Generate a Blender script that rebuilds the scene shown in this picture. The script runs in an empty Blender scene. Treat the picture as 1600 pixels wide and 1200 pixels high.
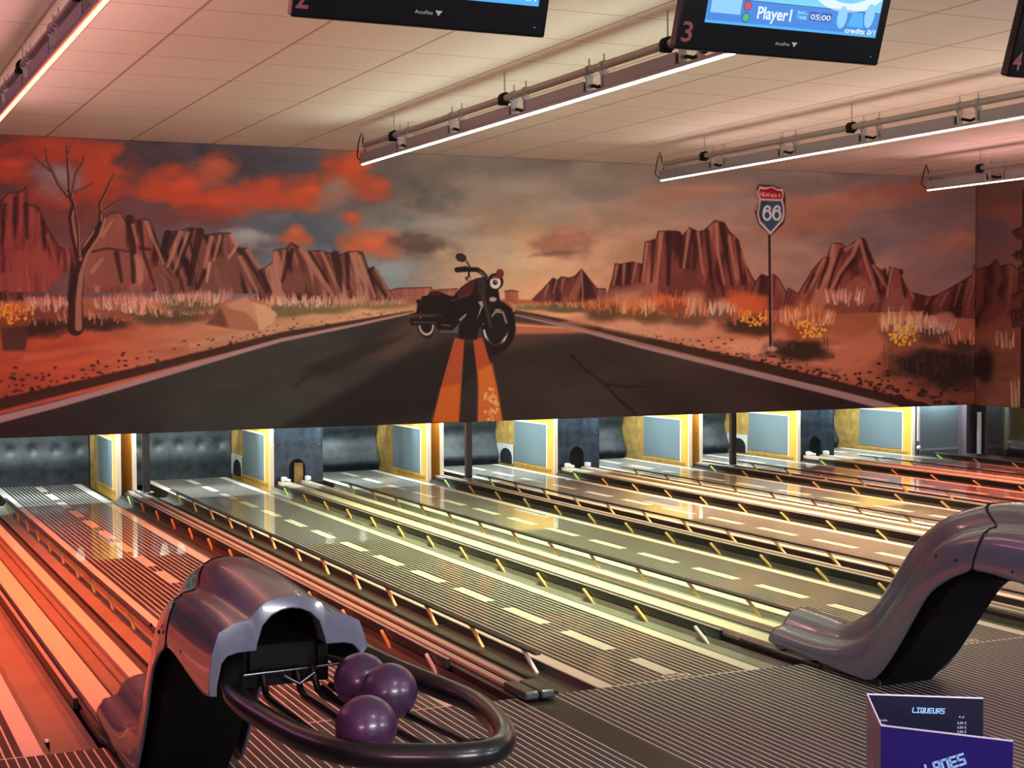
import bpy, bmesh, math, random
import numpy as np
from mathutils import Vector, Matrix

SC = bpy.context.scene
COL = SC.collection
PI = math.pi

# ------------------------------------------------------------------ camera
CAM_F = 2355.82            # focal length in pixels of the 1600 px wide frame
YAW, PITCH, ROLL = math.radians(24.8577), math.radians(2.2127), math.radians(-0.3084)
EYE = 2.0                  # eye height above the lanes


def cam_axes():
    cy, sy, cp, sp = math.cos(YAW), math.sin(YAW), math.cos(PITCH), math.sin(PITCH)
    f = np.array([sy * cp, cy * cp, -sp]); r = np.array([cy, -sy, 0.0]); u = np.cross(r, f)
    return r * math.cos(ROLL) + u * math.sin(ROLL), -r * math.sin(ROLL) + u * math.cos(ROLL), f


CR, CU, CF = cam_axes()


# ------------------------------------------------------------------ helpers
def srgb(r, g, b):
    def f(c):
        c /= 255.0
        return c / 12.92 if c <= 0.04045 else ((c + 0.055) / 1.055) ** 2.4
    return (f(r), f(g), f(b), 1.0)


def tag(o, label=None, cat=None, group=None, kind=None):
    if label: o['label'] = label
    if cat: o['category'] = cat
    if group: o['group'] = group
    if kind: o['kind'] = kind
    return o


def empty(name, loc, label, cat, group=None, rz=0.0):
    o = bpy.data.objects.new(name, None)
    COL.objects.link(o)
    o.location = loc
    o.rotation_euler = (0, 0, rz)
    o.empty_display_size = 0.1
    return tag(o, label, cat, group)


class MB:
    """collects geometry for ONE mesh object"""
    def __init__(s):
        s.v = []; s.f = []; s.sm = []; s.mi = []; s.m = 0

    def add(s, vs, fs, smooth=False):
        k = len(s.v)
        s.v += [tuple(p) for p in vs]
        for f in fs:
            s.f.append([i + k for i in f]); s.sm.append(smooth); s.mi.append(s.m)
        return s

    def box(s, x0, x1, y0, y1, z0, z1):
        vs = [(x, y, z) for z in (z0, z1) for y in (y0, y1) for x in (x0, x1)]
        return s.add(vs, [(0, 2, 3, 1), (4, 5, 7, 6), (0, 1, 5, 4), (2, 6, 7, 3), (0, 4, 6, 2), (1, 3, 7, 5)])

    def bbox(s, x0, x1, y0, y1, z0, z1, b=0.005):
        """box with chamfered vertical+top edges"""
        bm = bmesh.new()
        bmesh.ops.create_cube(bm, size=1.0)
        for v in bm.verts:
            v.co = Vector(((x0 + x1) / 2 + v.co.x * (x1 - x0), (y0 + y1) / 2 + v.co.y * (y1 - y0), (z0 + z1) / 2 + v.co.z * (z1 - z0)))
        bmesh.ops.bevel(bm, geom=bm.edges[:], offset=b, segments=2, affect='EDGES', profile=0.5)
        bm.verts.index_update()
        s.add([v.co[:] for v in bm.verts], [[v.index for v in f.verts] for f in bm.faces])
        bm.free()
        return s

    def prism(s, pts, a0, a1, axis='x', smooth=False):
        """closed 2D polygon extruded along axis; pts are the other two coordinates in order"""
        n = len(pts)
        def P(p, a):
            return (a, p[0], p[1]) if axis == 'x' else ((p[0], a, p[1]) if axis == 'y' else (p[0], p[1], a))
        vs = [P(p, a0) for p in pts] + [P(p, a1) for p in pts]
        fs = [tuple(range(n))[::-1], tuple(range(n, 2 * n))] + [(i, (i + 1) % n, n + (i + 1) % n, n + i) for i in range(n)]
        return s.add(vs, fs, smooth)

    def tube(s, path, r, n=10, cap=True, smooth=True):
        path = [Vector(p) for p in path]
        rs = r if isinstance(r, (list, tuple)) else [r] * len(path)
        vs, fs = [], []
        up = None
        for i, p in enumerate(path):
            d = (path[min(i + 1, len(path) - 1)] - path[max(i - 1, 0)]).normalized()
            if up is None:
                up = Vector((0, 0, 1)) if abs(d.z) < 0.9 else Vector((1, 0, 0))
            a = d.cross(up).normalized(); b = a.cross(d).normalized(); up = b
            for k in range(n):
                t = 2 * PI * k / n
                vs.append(p + (a * math.cos(t) + b * math.sin(t)) * rs[i])
        for i in range(len(path) - 1):
            for k in range(n):
                fs.append((i * n + k, i * n + (k + 1) % n, (i + 1) * n + (k + 1) % n, (i + 1) * n + k))
        s.add(vs, fs, smooth)
        if cap:
            m = len(path)
            s.add(vs[:n], [tuple(range(n))[::-1]]); s.add(vs[(m - 1) * n:], [tuple(range(n))])
        return s

    def bar(s, a, b, w, h):
        """rectangular bar from a to b"""
        a, b = Vector(a), Vector(b)
        d = (b - a).normalized()
        up = Vector((0, 0, 1)) if abs(d.z) < 0.95 else Vector((0, 1, 0))
        x = d.cross(up).normalized() * (w / 2); y = x.cross(d).normalized() * (h / 2)
        vs = [a - x - y, a + x - y, a + x + y, a - x + y, b - x - y, b + x - y, b + x + y, b - x + y]
        return s.add(vs, [(0, 1, 2, 3)[::-1], (4, 5, 6, 7), (0, 1, 5, 4), (1, 2, 6, 5), (2, 3, 7, 6), (3, 0, 4, 7)])

    def sphere(s, c, r, nu=32, nv=20, sc=(1, 1, 1)):
        vs = [(c[0], c[1], c[2] + r * sc[2])]
        for j in range(1, nv):
            t = PI * j / nv
            for i in range(nu):
                p = 2 * PI * i / nu
                vs.append((c[0] + r * sc[0] * math.sin(t) * math.cos(p), c[1] + r * sc[1] * math.sin(t) * math.sin(p), c[2] + r * sc[2] * math.cos(t)))
        vs.append((c[0], c[1], c[2] - r * sc[2]))
        fs = [(0, 1 + i, 1 + (i + 1) % nu) for i in range(nu)]
        for j in range(nv - 2):
            for i in range(nu):
                a = 1 + j * nu
                fs.append((a + i, a + nu + i, a + nu + (i + 1) % nu, a + (i + 1) % nu))
        a = 1 + (nv - 2) * nu
        fs += [(a + i, len(vs) - 1, a + (i + 1) % nu) for i in range(nu)]
        return s.add(vs, fs, True)

    def lathe(s, c, prof, n=24):
        vs, fs = [], []
        for r, z in prof:
            for k in range(n):
                t = 2 * PI * k / n
                vs.append((c[0] + r * math.cos(t), c[1] + r * math.sin(t), c[2] + z))
        for i in range(len(prof) - 1):
            for k in range(n):
                fs.append((i * n + k, i * n + (k + 1) % n, (i + 1) * n + (k + 1) % n, (i + 1) * n + k))
        return s.add(vs, fs, True)

    def grid(s, fn, us, vs_, smooth=True, flip=False):
        nu, nv = len(us), len(vs_)
        P = [fn(u, v) for v in vs_ for u in us]
        F = []
        for j in range(nv - 1):
            for i in range(nu - 1):
                q = (j * nu + i, j * nu + i + 1, (j + 1) * nu + i + 1, (j + 1) * nu + i)
                F.append(q[::-1] if flip else q)
        return s.add(P, F, smooth)

    def build(s, name, mat, parent=None, local=None):
        """local: subtract this origin so that the mesh sits at it"""
        me = bpy.data.meshes.new(name)
        off = Vector(local) if local is not None else Vector((0, 0, 0))
        me.from_pydata([tuple(Vector(p) - off) for p in s.v], [], s.f)
        for m in (mat if isinstance(mat, (list, tuple)) else [mat]):
            me.materials.append(m)
        me.polygons.foreach_set('use_smooth', s.sm)
        me.polygons.foreach_set('material_index', s.mi)
        me.update()
        o = bpy.data.objects.new(name, me)
        COL.objects.link(o)
        if parent is not None:
            o.parent = parent
            if local is not None:
                o.location = off
        else:
            o.location = off
        return o


def copy_tree(o, parent=None):
    c = o.copy()
    COL.objects.link(c)
    if parent is not None:
        c.parent = parent
    for ch in list(o.children):
        copy_tree(ch, c)
    return c


_tc = {}


def text_geo(txt, size, shear=0.0, bold=0.0):
    """flat lettering as (verts, faces) in the xy plane, left aligned at 0,0"""
    key = (txt, size, shear, bold)
    if key not in _tc:
        cu = bpy.data.curves.new('lettering', 'FONT')
        cu.body = txt; cu.size = size; cu.shear = shear; cu.offset = bold
        cu.resolution_u = 3
        ob = bpy.data.objects.new('lettering', cu)
        COL.objects.link(ob)
        dg = bpy.context.evaluated_depsgraph_get()
        me = bpy.data.meshes.new_from_object(ob.evaluated_get(dg))
        _tc[key] = ([tuple(v.co) for v in me.vertices], [tuple(p.vertices) for p in me.polygons])
        bpy.data.objects.remove(ob); bpy.data.curves.remove(cu); bpy.data.meshes.remove(me)
    return _tc[key]


def put_text(mb, txt, size, origin, ex, ey, shear=0.0, bold=0.0, width=None):
    vs, fs = text_geo(txt, size, shear, bold)
    w = max(v[0] for v in vs) - min(v[0] for v in vs)
    k = 1.0 if width is None else width / w
    o, ex, ey = Vector(origin), Vector(ex), Vector(ey)
    mb.add([o + ex * v[0] * k + ey * v[1] for v in vs], fs)
    return mb


# ------------------------------------------------------------------ materials
def mat(name, col, rough=0.5, metal=0.0, coat=0.0, spec=0.5, emit=None, strength=1.0, noise=0.0, nscale=8.0, coat_rough=0.05, bump=0.0):
    m = bpy.data.materials.new(name)
    m.use_nodes = True
    nt = m.node_tree
    b = nt.nodes['Principled BSDF']
    b.inputs['Base Color'].default_value = col
    b.inputs['Roughness'].default_value = rough
    b.inputs['Metallic'].default_value = metal
    b.inputs['Coat Weight'].default_value = coat
    b.inputs['Coat Roughness'].default_value = coat_rough
    b.inputs['Specular IOR Level'].default_value = spec
    if emit:
        b.inputs['Emission Color'].default_value = emit
        b.inputs['Emission Strength'].default_value = strength
    if noise > 0 or bump > 0:
        tc = nt.nodes.new('ShaderNodeTexCoord')
        n = nt.nodes.new('ShaderNodeTexNoise')
        n.inputs['Scale'].default_value = nscale
        n.inputs['Detail'].default_value = 6
        nt.links.new(tc.outputs['Object'], n.inputs['Vector'])
        if noise > 0:
            r = nt.nodes.new('ShaderNodeMapRange')
            r.inputs[1].default_value = 0.3; r.inputs[2].default_value = 0.7
            r.inputs[3].default_value = 1 - noise; r.inputs[4].default_value = 1 + noise
            nt.links.new(n.outputs['Fac'], r.inputs[0])
            mx = nt.nodes.new('ShaderNodeVectorMath'); mx.operation = 'SCALE'
            mx.inputs[0].default_value = col[:3]
            nt.links.new(r.outputs[0], mx.inputs['Scale'])
            nt.links.new(mx.outputs[0], b.inputs['Base Color'])
        if bump > 0:
            bp = nt.nodes.new('ShaderNodeBump')
            bp.inputs['Strength'].default_value = bump
            bp.inputs['Distance'].default_value = 0.01
            nt.links.new(n.outputs['Fac'], bp.inputs['Height'])
            nt.links.new(bp.outputs[0], b.inputs['Normal'])
    return m


class NG:
    """tiny node graph writer"""
    def __init__(s, m):
        s.nt = m.node_tree

    def val(s, x, sock):
        if isinstance(x, (int, float)):
            sock.default_value = x
        else:
            s.nt.links.new(x, sock)

    def m(s, op, a, b=0.0, c=None):
        n = s.nt.nodes.new('ShaderNodeMath'); n.operation = op
        s.val(a, n.inputs[0]); s.val(b, n.inputs[1])
        if c is not None: s.val(c, n.inputs[2])
        return n.outputs[0]

    def lt(s, a, b): return s.m('LESS_THAN', a, b)
    def gt(s, a, b): return s.m('GREATER_THAN', a, b)

    def mix(s, f, a, b):
        n = s.nt.nodes.new('ShaderNodeMix'); n.data_type = 'RGBA'
        s.val(f, n.inputs[0])
        for x, k in ((a, 6), (b, 7)):
            if isinstance(x, tuple): n.inputs[k].default_value = x
            else: s.nt.links.new(x, n.inputs[k])
        return n.outputs[2]

    def xyz(s, which='Object'):
        t = s.nt.nodes.new('ShaderNodeTexCoord')
        p = s.nt.nodes.new('ShaderNodeSeparateXYZ')
        s.nt.links.new(t.outputs[which], p.inputs[0])
        return t.outputs[which], p.outputs[0], p.outputs[1], p.outputs[2]

    def noise(s, vec, scale, detail=5.0, rough=0.55):
        n = s.nt.nodes.new('ShaderNodeTexNoise')
        n.inputs['Scale'].default_value = scale; n.inputs['Detail'].default_value = detail
        n.inputs['Roughness'].default_value = rough
        s.nt.links.new(vec, n.inputs['Vector'])
        return n.outputs['Fac']

    def scaled(s, vec, sx, sy, sz):
        n = s.nt.nodes.new('ShaderNodeVectorMath'); n.operation = 'MULTIPLY'
        s.nt.links.new(vec, n.inputs[0]); n.inputs[1].default_value = (sx, sy, sz)
        return n.outputs[0]

    def to(s, out, name):
        s.nt.links.new(out, s.nt.nodes['Principled BSDF'].inputs[name])


BOARD = 0.04423       # one painted board of the lanes
LANE_W = 24 * BOARD   # 1.0615

DARK_BOARD = srgb(46, 40, 38)
LIGHT_LINE = srgb(222, 216, 200)
CREAM = srgb(226, 220, 205)


def lane_material():
    m = mat('lane boards', DARK_BOARD, rough=0.4, coat=0.6, coat_rough=0.025)
    g = NG(m)
    vec, x, y, z = g.xyz()
    bd = g.m('FRACT', g.m('DIVIDE', x, BOARD))
    line = g.m('MAXIMUM', g.lt(bd, 0.1), g.gt(bd, 0.9))
    n = g.noise(g.scaled(vec, 22, 1.2, 1), 1.0)
    n2 = g.m('MULTIPLY_ADD', n, 0.5, 0.75)
    dark = g.mix(n, srgb(33, 30, 28), srgb(46, 41, 38))
    col = g.mix(line, dark, LIGHT_LINE)
    cream = g.mix(n, srgb(214, 207, 190), CREAM)
    border = g.m('MAXIMUM', g.lt(x, 2 * BOARD), g.gt(x, LANE_W - 2 * BOARD))
    dx = g.lt(g.m('ABSOLUTE', g.m('SUBTRACT', x, LANE_W / 2)), BOARD * 0.92)
    dy = g.lt(g.m('FRACT', g.m('DIVIDE', g.m('ADD', y, 0.06), 0.912)), 0.68)
    dash = g.m('MULTIPLY', g.m('MULTIPLY', dx, dy), g.gt(y, 0.13))
    foul = g.lt(y, 0.014)
    mask = g.m('MAXIMUM', g.m('MAXIMUM', border, dash), foul)
    g.to(g.mix(mask, col, cream), 'Base Color')
    return m


def approach_material():
    m = mat('approach boards', DARK_BOARD, rough=0.5, coat=0.12, coat_rough=0.12, spec=0.3)
    g = NG(m)
    vec, x, y, z = g.xyz()
    bd = g.m('FRACT', g.m('DIVIDE', g.m('SUBTRACT', x, 2.008), BOARD))
    line = g.m('MAXIMUM', g.lt(bd, 0.075), g.gt(bd, 0.925))
    n = g.noise(g.scaled(vec, 22, 1.2, 1), 1.0)
    dark = g.mix(n, srgb(40, 38, 37), srgb(56, 52, 50))
    col = g.mix(line, dark, srgb(228, 222, 214))
    # plain dark boards that continue every double capping
    a = g.m('MULTIPLY', g.m('ABSOLUTE', g.m('SUBTRACT', g.m('FRACT', g.m('DIVIDE', g.m('ADD', x, 40.04 - 3.4835 + 2.002), 4.004)), 0.5)), 4.004)
    strip = g.lt(a, 0.083)
    g.to(g.mix(strip, col, srgb(40, 32, 29)), 'Base Color')
    return m


M = {}
M['lane'] = lane_material()
M['approach'] = approach_material()
M['core'] = mat('lane core', srgb(15, 13, 13), 0.6)
M['ledge'] = mat('lane ledge', srgb(96, 84, 74), 0.5, noise=0.15)
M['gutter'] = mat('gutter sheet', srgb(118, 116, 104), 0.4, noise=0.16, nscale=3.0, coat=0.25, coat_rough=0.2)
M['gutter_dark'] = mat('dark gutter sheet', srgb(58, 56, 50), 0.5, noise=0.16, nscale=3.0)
M['black_rail'] = mat('black rail', srgb(30, 29, 31), 0.38)
M['grey_trim'] = mat('grey trim', srgb(170, 168, 165), 0.35, metal=0.4)
M['arm_tan'] = mat('bumper arm', srgb(196, 158, 92), 0.45)
M['arm_lime'] = mat('lime bumper arm', srgb(178, 220, 90), 0.45)
M['arm_white'] = mat('white bumper arm', srgb(206, 205, 205), 0.4)
M['cream'] = mat('cream capping', srgb(204, 192, 166), 0.42, noise=0.05, coat=0.15)
M['beige'] = mat('beige strip', srgb(160, 146, 132), 0.45, noise=0.06)
M['maroon'] = mat('brown capping board', srgb(48, 40, 38), 0.5, noise=0.12)
M['trough'] = mat('trough', srgb(104, 98, 84), 0.5, noise=0.15)
M['cap_green'] = mat('dark green cap', srgb(46, 62, 52), 0.3, coat=0.4)
M['post'] = mat('black post', srgb(26, 25, 28), 0.45)
M['white_part'] = mat('white plastic', srgb(235, 238, 238), 0.4)
M['grey_plate'] = mat('pale grey plate', srgb(182, 192, 192), 0.45)
M['hole'] = mat('hole', srgb(10, 9, 9), 0.8)
M['yellow'] = mat('yellow board', srgb(216, 164, 66), 0.45, noise=0.12, nscale=5)
M['wood'] = mat('worn wood', srgb(158, 128, 66), 0.6, noise=0.35, nscale=9)
M['edge'] = mat('cream edge', srgb(252, 242, 208), 0.45)
M['panel'] = mat('blue grey panel', srgb(98, 114, 120), 0.5, noise=0.06, nscale=2.5)
M['steel_blue'] = mat('blue steel', srgb(46, 60, 72), 0.4, metal=0.2, noise=0.6, nscale=9)
M['curtain'] = mat('pit curtain', srgb(30, 38, 42), 0.5, noise=0.6, nscale=9, bump=0.4)
M['pit'] = mat('pit dark', srgb(22, 22, 24), 0.8)
M['tube_black'] = mat('black tube', srgb(8, 8, 10), 0.32, coat=0.3, coat_rough=0.12)
M['black_plastic'] = mat('black plastic', srgb(6, 6, 7), 0.75, spec=0.2)
M['hood'] = mat('grey hood plastic', srgb(92, 98, 114), 0.24, coat=0.9, coat_rough=0.07)
M['chrome'] = mat('chrome', srgb(130, 130, 136), 0.25, metal=1.0)
M['screw'] = mat('dark screw', srgb(40, 40, 44), 0.3, metal=0.8)
M['clamp_metal'] = mat('clamp metal', srgb(150, 142, 138), 0.4, metal=0.35)
M['housing'] = mat('lamp housing', srgb(128, 122, 128), 0.5)
M['tv'] = mat('tv black', srgb(6, 6, 9), 0.2, coat=0.25, spec=0.3)
M['tv_edge'] = mat('tv edge', srgb(44, 36, 38), 0.35)
M['red_num'] = mat('red numeral', srgb(100, 24, 20), 0.5)
M['grey_letter'] = mat('grey lettering', srgb(150, 150, 155), 0.5)


def ball_material():
    m = mat('purple ball', srgb(74, 36, 84), 0.35, coat=0.45, coat_rough=0.18)
    g = NG(m)
    vec, x, y, z = g.xyz()
    n = g.noise(vec, 14, 6)
    g.to(g.mix(n, srgb(52, 26, 60), srgb(68, 38, 70)), 'Base Color')
    return m


M['ball'] = ball_material()


def ceiling_material():
    m = mat('ceiling tiles', srgb(222, 210, 198), 0.8)
    g = NG(m)
    vec, x, y, z = g.xyz()
    fx = g.m('FRACT', g.m('DIVIDE', g.m('ADD', x, 40 * 0.96 - 2.49), 0.96))
    fy = g.m('FRACT', g.m('DIVIDE', g.m('ADD', y, 40 * 0.97 - 10.50), 0.97))
    lx = g.m('MAXIMUM', g.lt(fx, 0.013), g.gt(fx, 0.987))
    ly = g.m('MAXIMUM', g.lt(fy, 0.008), g.gt(fy, 0.992))
    n = g.noise(vec, 60, 3)
    n2 = g.noise(vec, 0.6, 2)
    tile = g.mix(n, srgb(214, 201, 194), srgb(230, 219, 212))
    tile = g.mix(g.m('MULTIPLY', n2, 0.3), tile, srgb(206, 191, 182))
    g.to(g.mix(g.m('MAXIMUM', lx, ly), tile, srgb(166, 140, 126)), 'Base Color')
    return m


M['ceiling'] = ceiling_material()
M['wall'] = mat('painted wall', srgb(88, 76, 86), 0.7)
M['wall_dark'] = mat('dark wall', srgb(30, 28, 32), 0.7)
M['gloss_dark'] = mat('glossy dark wall', srgb(46, 34, 36), 0.12, coat=1.0, coat_rough=0.03, noise=0.2)
# ------------------------------------------------------------------ layout
FOUL = 7.28
PIN_END = 19.85
MURAL_Y = 18.1
X_RIGHT = 16.26
CEIL = 4.21
MURAL_Z = 0.745
LANE_X = [-0.1165, 2.008, 3.898, 6.022, 7.885, 10.03, 11.9, 14.03]
NTH = ['leftmost', 'second', 'third', 'fourth', 'fifth', 'sixth', 'seventh', 'eighth']
nth = lambda i: 'leftmost lane' if i == 0 else ('rightmost lane' if i == 7 else NTH[i] + ' lane from left')
TRACK_GAPS = [0, 2, 4, 6]      # ball return tracks lie to the right of these lanes
CAP_GAPS = [1, 3, 5]           # double cappings with a post lie to the right of these


def gap(i):
    return LANE_X[i] + LANE_W, LANE_X[i + 1]


def gap_centre(i):
    a, b = gap(i)
    return (a + b) / 2


# ------------------------------------------------------------------ room shell
def structure(name, mb, m):
    o = mb.build(name, m)
    o['kind'] = 'structure'
    return o


structure('floor', MB().box(-5, X_RIGHT, -4, FOUL, -0.16, 0.0), M['approach'])
structure('floor_lanes', MB().box(-5, X_RIGHT, FOUL, 21, -0.2, -0.16), M['pit'])
structure('ceiling', MB().box(-5.2, X_RIGHT + 0.2, -4.2, 21, CEIL, CEIL + 0.12), M['ceiling'])
structure('wall_back', MB().box(-5, X_RIGHT, MURAL_Y + 0.02, MURAL_Y + 0.14, MURAL_Z + 0.005, CEIL), M['wall_dark'])
structure('wall_pit', MB().box(-5, X_RIGHT, 20.9, 21.0, -0.16, CEIL), M['wall_dark'])
structure('wall_left', MB().box(-5.15, -5, -4, 21, -0.16, CEIL), M['wall'])
structure('wall_front', MB().box(-5, X_RIGHT, -4.15, -4, -0.16, CEIL), M['wall'])
structure('wall_right', MB().box(X_RIGHT + 0.02, X_RIGHT + 0.17, -4, 21, -0.16, CEIL), M['wall'])
structure('trim_1', MB().box(X_RIGHT - 0.004, X_RIGHT + 0.02, 13.5, 18.06, 0.0, 0.735), M['gloss_dark'])

# ------------------------------------------------------------------ lanes
LIT = ['washed red-orange', 'washed red with bright reflections', 'washed yellow-green', 'washed pale green',
       'washed orange-brown', 'washed warm tan', 'washed red at its near half', 'mostly grey in the far right corner']


def outline_logo(mb, x0, y0, w, h, z):
    """small oval badge painted at the foul line: ring plus a row of letters too small to read"""
    n = 28
    for k in range(n):
        a, b = 2 * PI * k / n, 2 * PI * (k + 1) / n
        p = []
        for r, t in ((1, a), (1, b), (0.86, b), (0.86, a)):
            c, s_ = math.cos(t), math.sin(t)
            p.append((x0 + w * r * math.copysign(abs(c) ** 0.6, c), y0 + h * r * math.copysign(abs(s_) ** 0.6, s_), z))
        mb.add(p, [(0, 1, 2, 3)])
    for k in range(7):
        u = x0 - w * 0.68 + k * w * 0.2
        mb.add([(u, y0 - h * 0.5, z), (u + w * 0.11, y0 - h * 0.5, z), (u + w * 0.15, y0 + h * 0.5, z), (u + w * 0.04, y0 + h * 0.5, z)], [(0, 1, 2, 3)])
    return mb


for i, lx in enumerate(LANE_X):
    r = empty('bowling_lane', (lx, FOUL, 0), 'striped bowling lane, %s, %s' % (LIT[i], nth(i)), 'bowling lane', 'bowling lanes side by side')
    L = PIN_END - FOUL
    MB().box(0, LANE_W, 0, L, -0.008, 0).build('board_surface', M['lane'], r)
    MB().box(0.002, LANE_W + 0.026, 0.002, L, -0.155, -0.009).build('lane_core', M['core'], r)
    MB().box(LANE_W + 0.001, LANE_W + 0.028, 0, L, -0.008, -0.001).build('ledge', M['ledge'], r)
    if i == 1:
        for k in range(18):
            MB().sphere((0.0045, 1.25 + k * 0.79, -0.06), 0.007, 8, 6).build('bolt', M['grey_trim'], r)
    if i in (2, 3):
        outline_logo(MB(), 0.53, 0.075, 0.085, 0.04, 0.0008).build('lane_badge', M['cream'], r)

# ------------------------------------------------------------------ gutters
SIDE = {'l': 'left', 'r': 'right'}
for i, lx in enumerate(LANE_X):
    for s in 'lr':
        if i == 0 and s == 'l':
            continue
        a = lx + LANE_W + 0.031 if s == 'r' else lx - 0.226
        b = a + 0.225
        mb = MB()
        prof = [(a, -0.012), (a + 0.012, -0.05), (a + 0.04, -0.07), (b - 0.04, -0.07), (b - 0.012, -0.05), (b, -0.012), (b, -0.085), (a, -0.085)]
        mb.prism(prof, FOUL + 0.003, 18.4, 'y')
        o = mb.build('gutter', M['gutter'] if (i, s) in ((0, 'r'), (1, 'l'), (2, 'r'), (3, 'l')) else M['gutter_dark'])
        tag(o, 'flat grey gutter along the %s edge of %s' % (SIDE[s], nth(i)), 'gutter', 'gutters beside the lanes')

# ------------------------------------------------------------------ bumper rails with swing arms
for i, lx in enumerate(LANE_X):
    for s in 'lr':
        if i == 0 and s == 'l':
            continue
        x = lx - 0.008 if s == 'l' else lx + LANE_W + 0.279
        r = empty('bumper_rail', (x, 7.93, 0.0), ('black bumper rail on slanted arms, %s side of %s' if i else 'black bumper rail folded down, %s side of %s') % (SIDE[s], nth(i)), 'bumper rail', 'bumper rails beside the gutters')
        y1 = 17.95 - 7.93
        if s == 'l':
            MB().bbox(-0.077, -0.037, 0, y1, 0.06, 0.074, 0.004).build('rail', M['black_rail'], r)
            y_top, dx, dz, dy = 8.13, 0.0, -0.11, -0.2
        else:
            MB().bbox(-0.02, 0.008, 0.2, y1, -0.012, 0.046, 0.004).build('rail', M['black_rail'], r)
            MB().box(-0.018, 0.004, 0.2, y1, 0.0465, 0.051).build('top_strip', M['grey_trim'], r)
            y_top, dx, dz, dy = 8.40, 0.0, -0.092, -0.19
        for k in range(0 if i == 0 else 13):
            m = M['arm_white'] if k == 0 else (M['arm_lime'] if k == 12 else M['arm_tan'])
            y = y_top - 7.93 + 0.79 * k
            x0 = -0.05 if s == 'l' else -0.024
            zt = 0.062 if s == 'l' else 0.024
            o = MB().bar((x0 - 0.012, y, zt), (x0 - 0.012 + dx, y + dy, zt + dz), 0.019, 0.016).build('arm', m, r)
            if k in (0, 12):
                o['label'] = 'white end arm' if k == 0 else 'lime green end arm'

# ------------------------------------------------------------------ ball return tracks
TRACK_LABEL = ['cream topped ball return track lit orange-red, running into the left ball return',
               'cream topped ball return track running into the right ball return',
               'cream topped ball return track between the orange-brown lane and the tan lane',
               'ball return track with a pinkish top between the two farthest lanes']
for n, i in enumerate(TRACK_GAPS):
    c = gap_centre(i)
    a, b = gap(i)
    r = empty('ball_return_track', (c, FOUL, 0), TRACK_LABEL[n], 'ball return track', 'ball return tracks between lane pairs')
    y0, y1 = 0.005, 18.42 - FOUL
    w = (b - a) / 2 - 0.265
    MB().box(-w + 0.03, w - 0.01, y0, y1, -0.15, 0.012).build('track_base', M['maroon'], r)
    yp = 0.32
    MB().bbox(-0.215, -0.085, yp, y1, 0.013, 0.055, 0.005).build('top_plate', M['cream'], r)
    MB().bbox(0.085, 0.175, yp, y1, 0.013, 0.055, 0.005).build('top_plate', M['cream'], r)
    mb = MB().box(-0.082, 0.082, yp, y1, 0.013, 0.022)
    for q in (-0.05, 0.04):
        mb.tube([(q, yp, 0.028), (q, y1, 0.028)], 0.009, 8)
    mb.build('trough', M['trough'], r)
    for q in (-0.15, 0.16):
        mb = MB().bbox(q - 0.03, q + 0.03, y1 - 0.11, y1 - 0.01, 0.056, 0.115, 0.012)
        mb.tube([(q, y1 - 0.11, 0.085), (q + (0.05 if q < 0 else -0.05), y1 - 0.16, 0.075)], 0.018, 10)
        mb.build('end_bracket', M['white_part'], r)
    # bent black end of the side skirt beside the ball return foot
    MB().tube([(-0.262, 0.62, 0.03), (-0.262, 0.06, 0.026), (-0.235, -0.02, 0.018), (-0.225, -0.16, 0.014)], 0.013, 8).build('skirt_end', M['black_rail'], r)

# ------------------------------------------------------------------ double cappings and posts
CAP_LABEL = ['brown double capping with two beige strips behind the left ball return', 'dark double capping between the pale green lane and the orange-brown lane',
             'dark double capping between the tan lane and the far red lane']
POST_LABEL = ['square black post standing behind the left ball return, between the two leftmost pin decks',
              'square black post below the painted motorcycle', 'square black post to the right, below the painted mesas and highway sign']
for n, i in enumerate(CAP_GAPS):
    a, b = gap(i)
    c = (a + b) / 2
    r = empty('double_capping', (c, FOUL, 0), CAP_LABEL[n], 'capping', 'double cappings between lane pairs')
    w = (b - a) / 2 - 0.292
    y0, y1 = 0.01, 18.42 - FOUL
    MB().box(-w, w, y0, y1, -0.15, 0.01).build('capping_board', M['maroon'], r)
    for q in (-0.055, 0.04):
        MB().bbox(q - 0.024, q + 0.024, y0 + 0.15, y1, 0.011, 0.034, 0.005).build('beige_strip', M['beige'], r)
        MB().bbox(q - 0.043, q + 0.043, y0 - 0.13, y0 + 0.16, 0.0105, 0.055, 0.012).build('end_cap', M['cap_green'], r)
    px = [3.568, 7.742, 11.83][n]
    pz = 0.0345 if n == 0 else 0.0
    r = empty('support_post', (px, MURAL_Y - 0.02, pz), POST_LABEL[n], 'post', 'posts below the mural')
    MB().bbox(-0.04, 0.04, -0.035, 0.035, 0.0115, MURAL_Z + 0.002 - pz, 0.004).build('shaft', M['post'], r)
    e = 0.08 if n == 0 else 0.042
    MB().bbox(-e, e, -0.07, 0.07, 0.0, 0.011, 0.003).build('foot_plate', M['grey_trim'], r)
    if n:
        MB().box(-0.025, 0.025, -0.05, 0.05, -0.0695, -0.0005).build('foot_block', M['post'], r)

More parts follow.
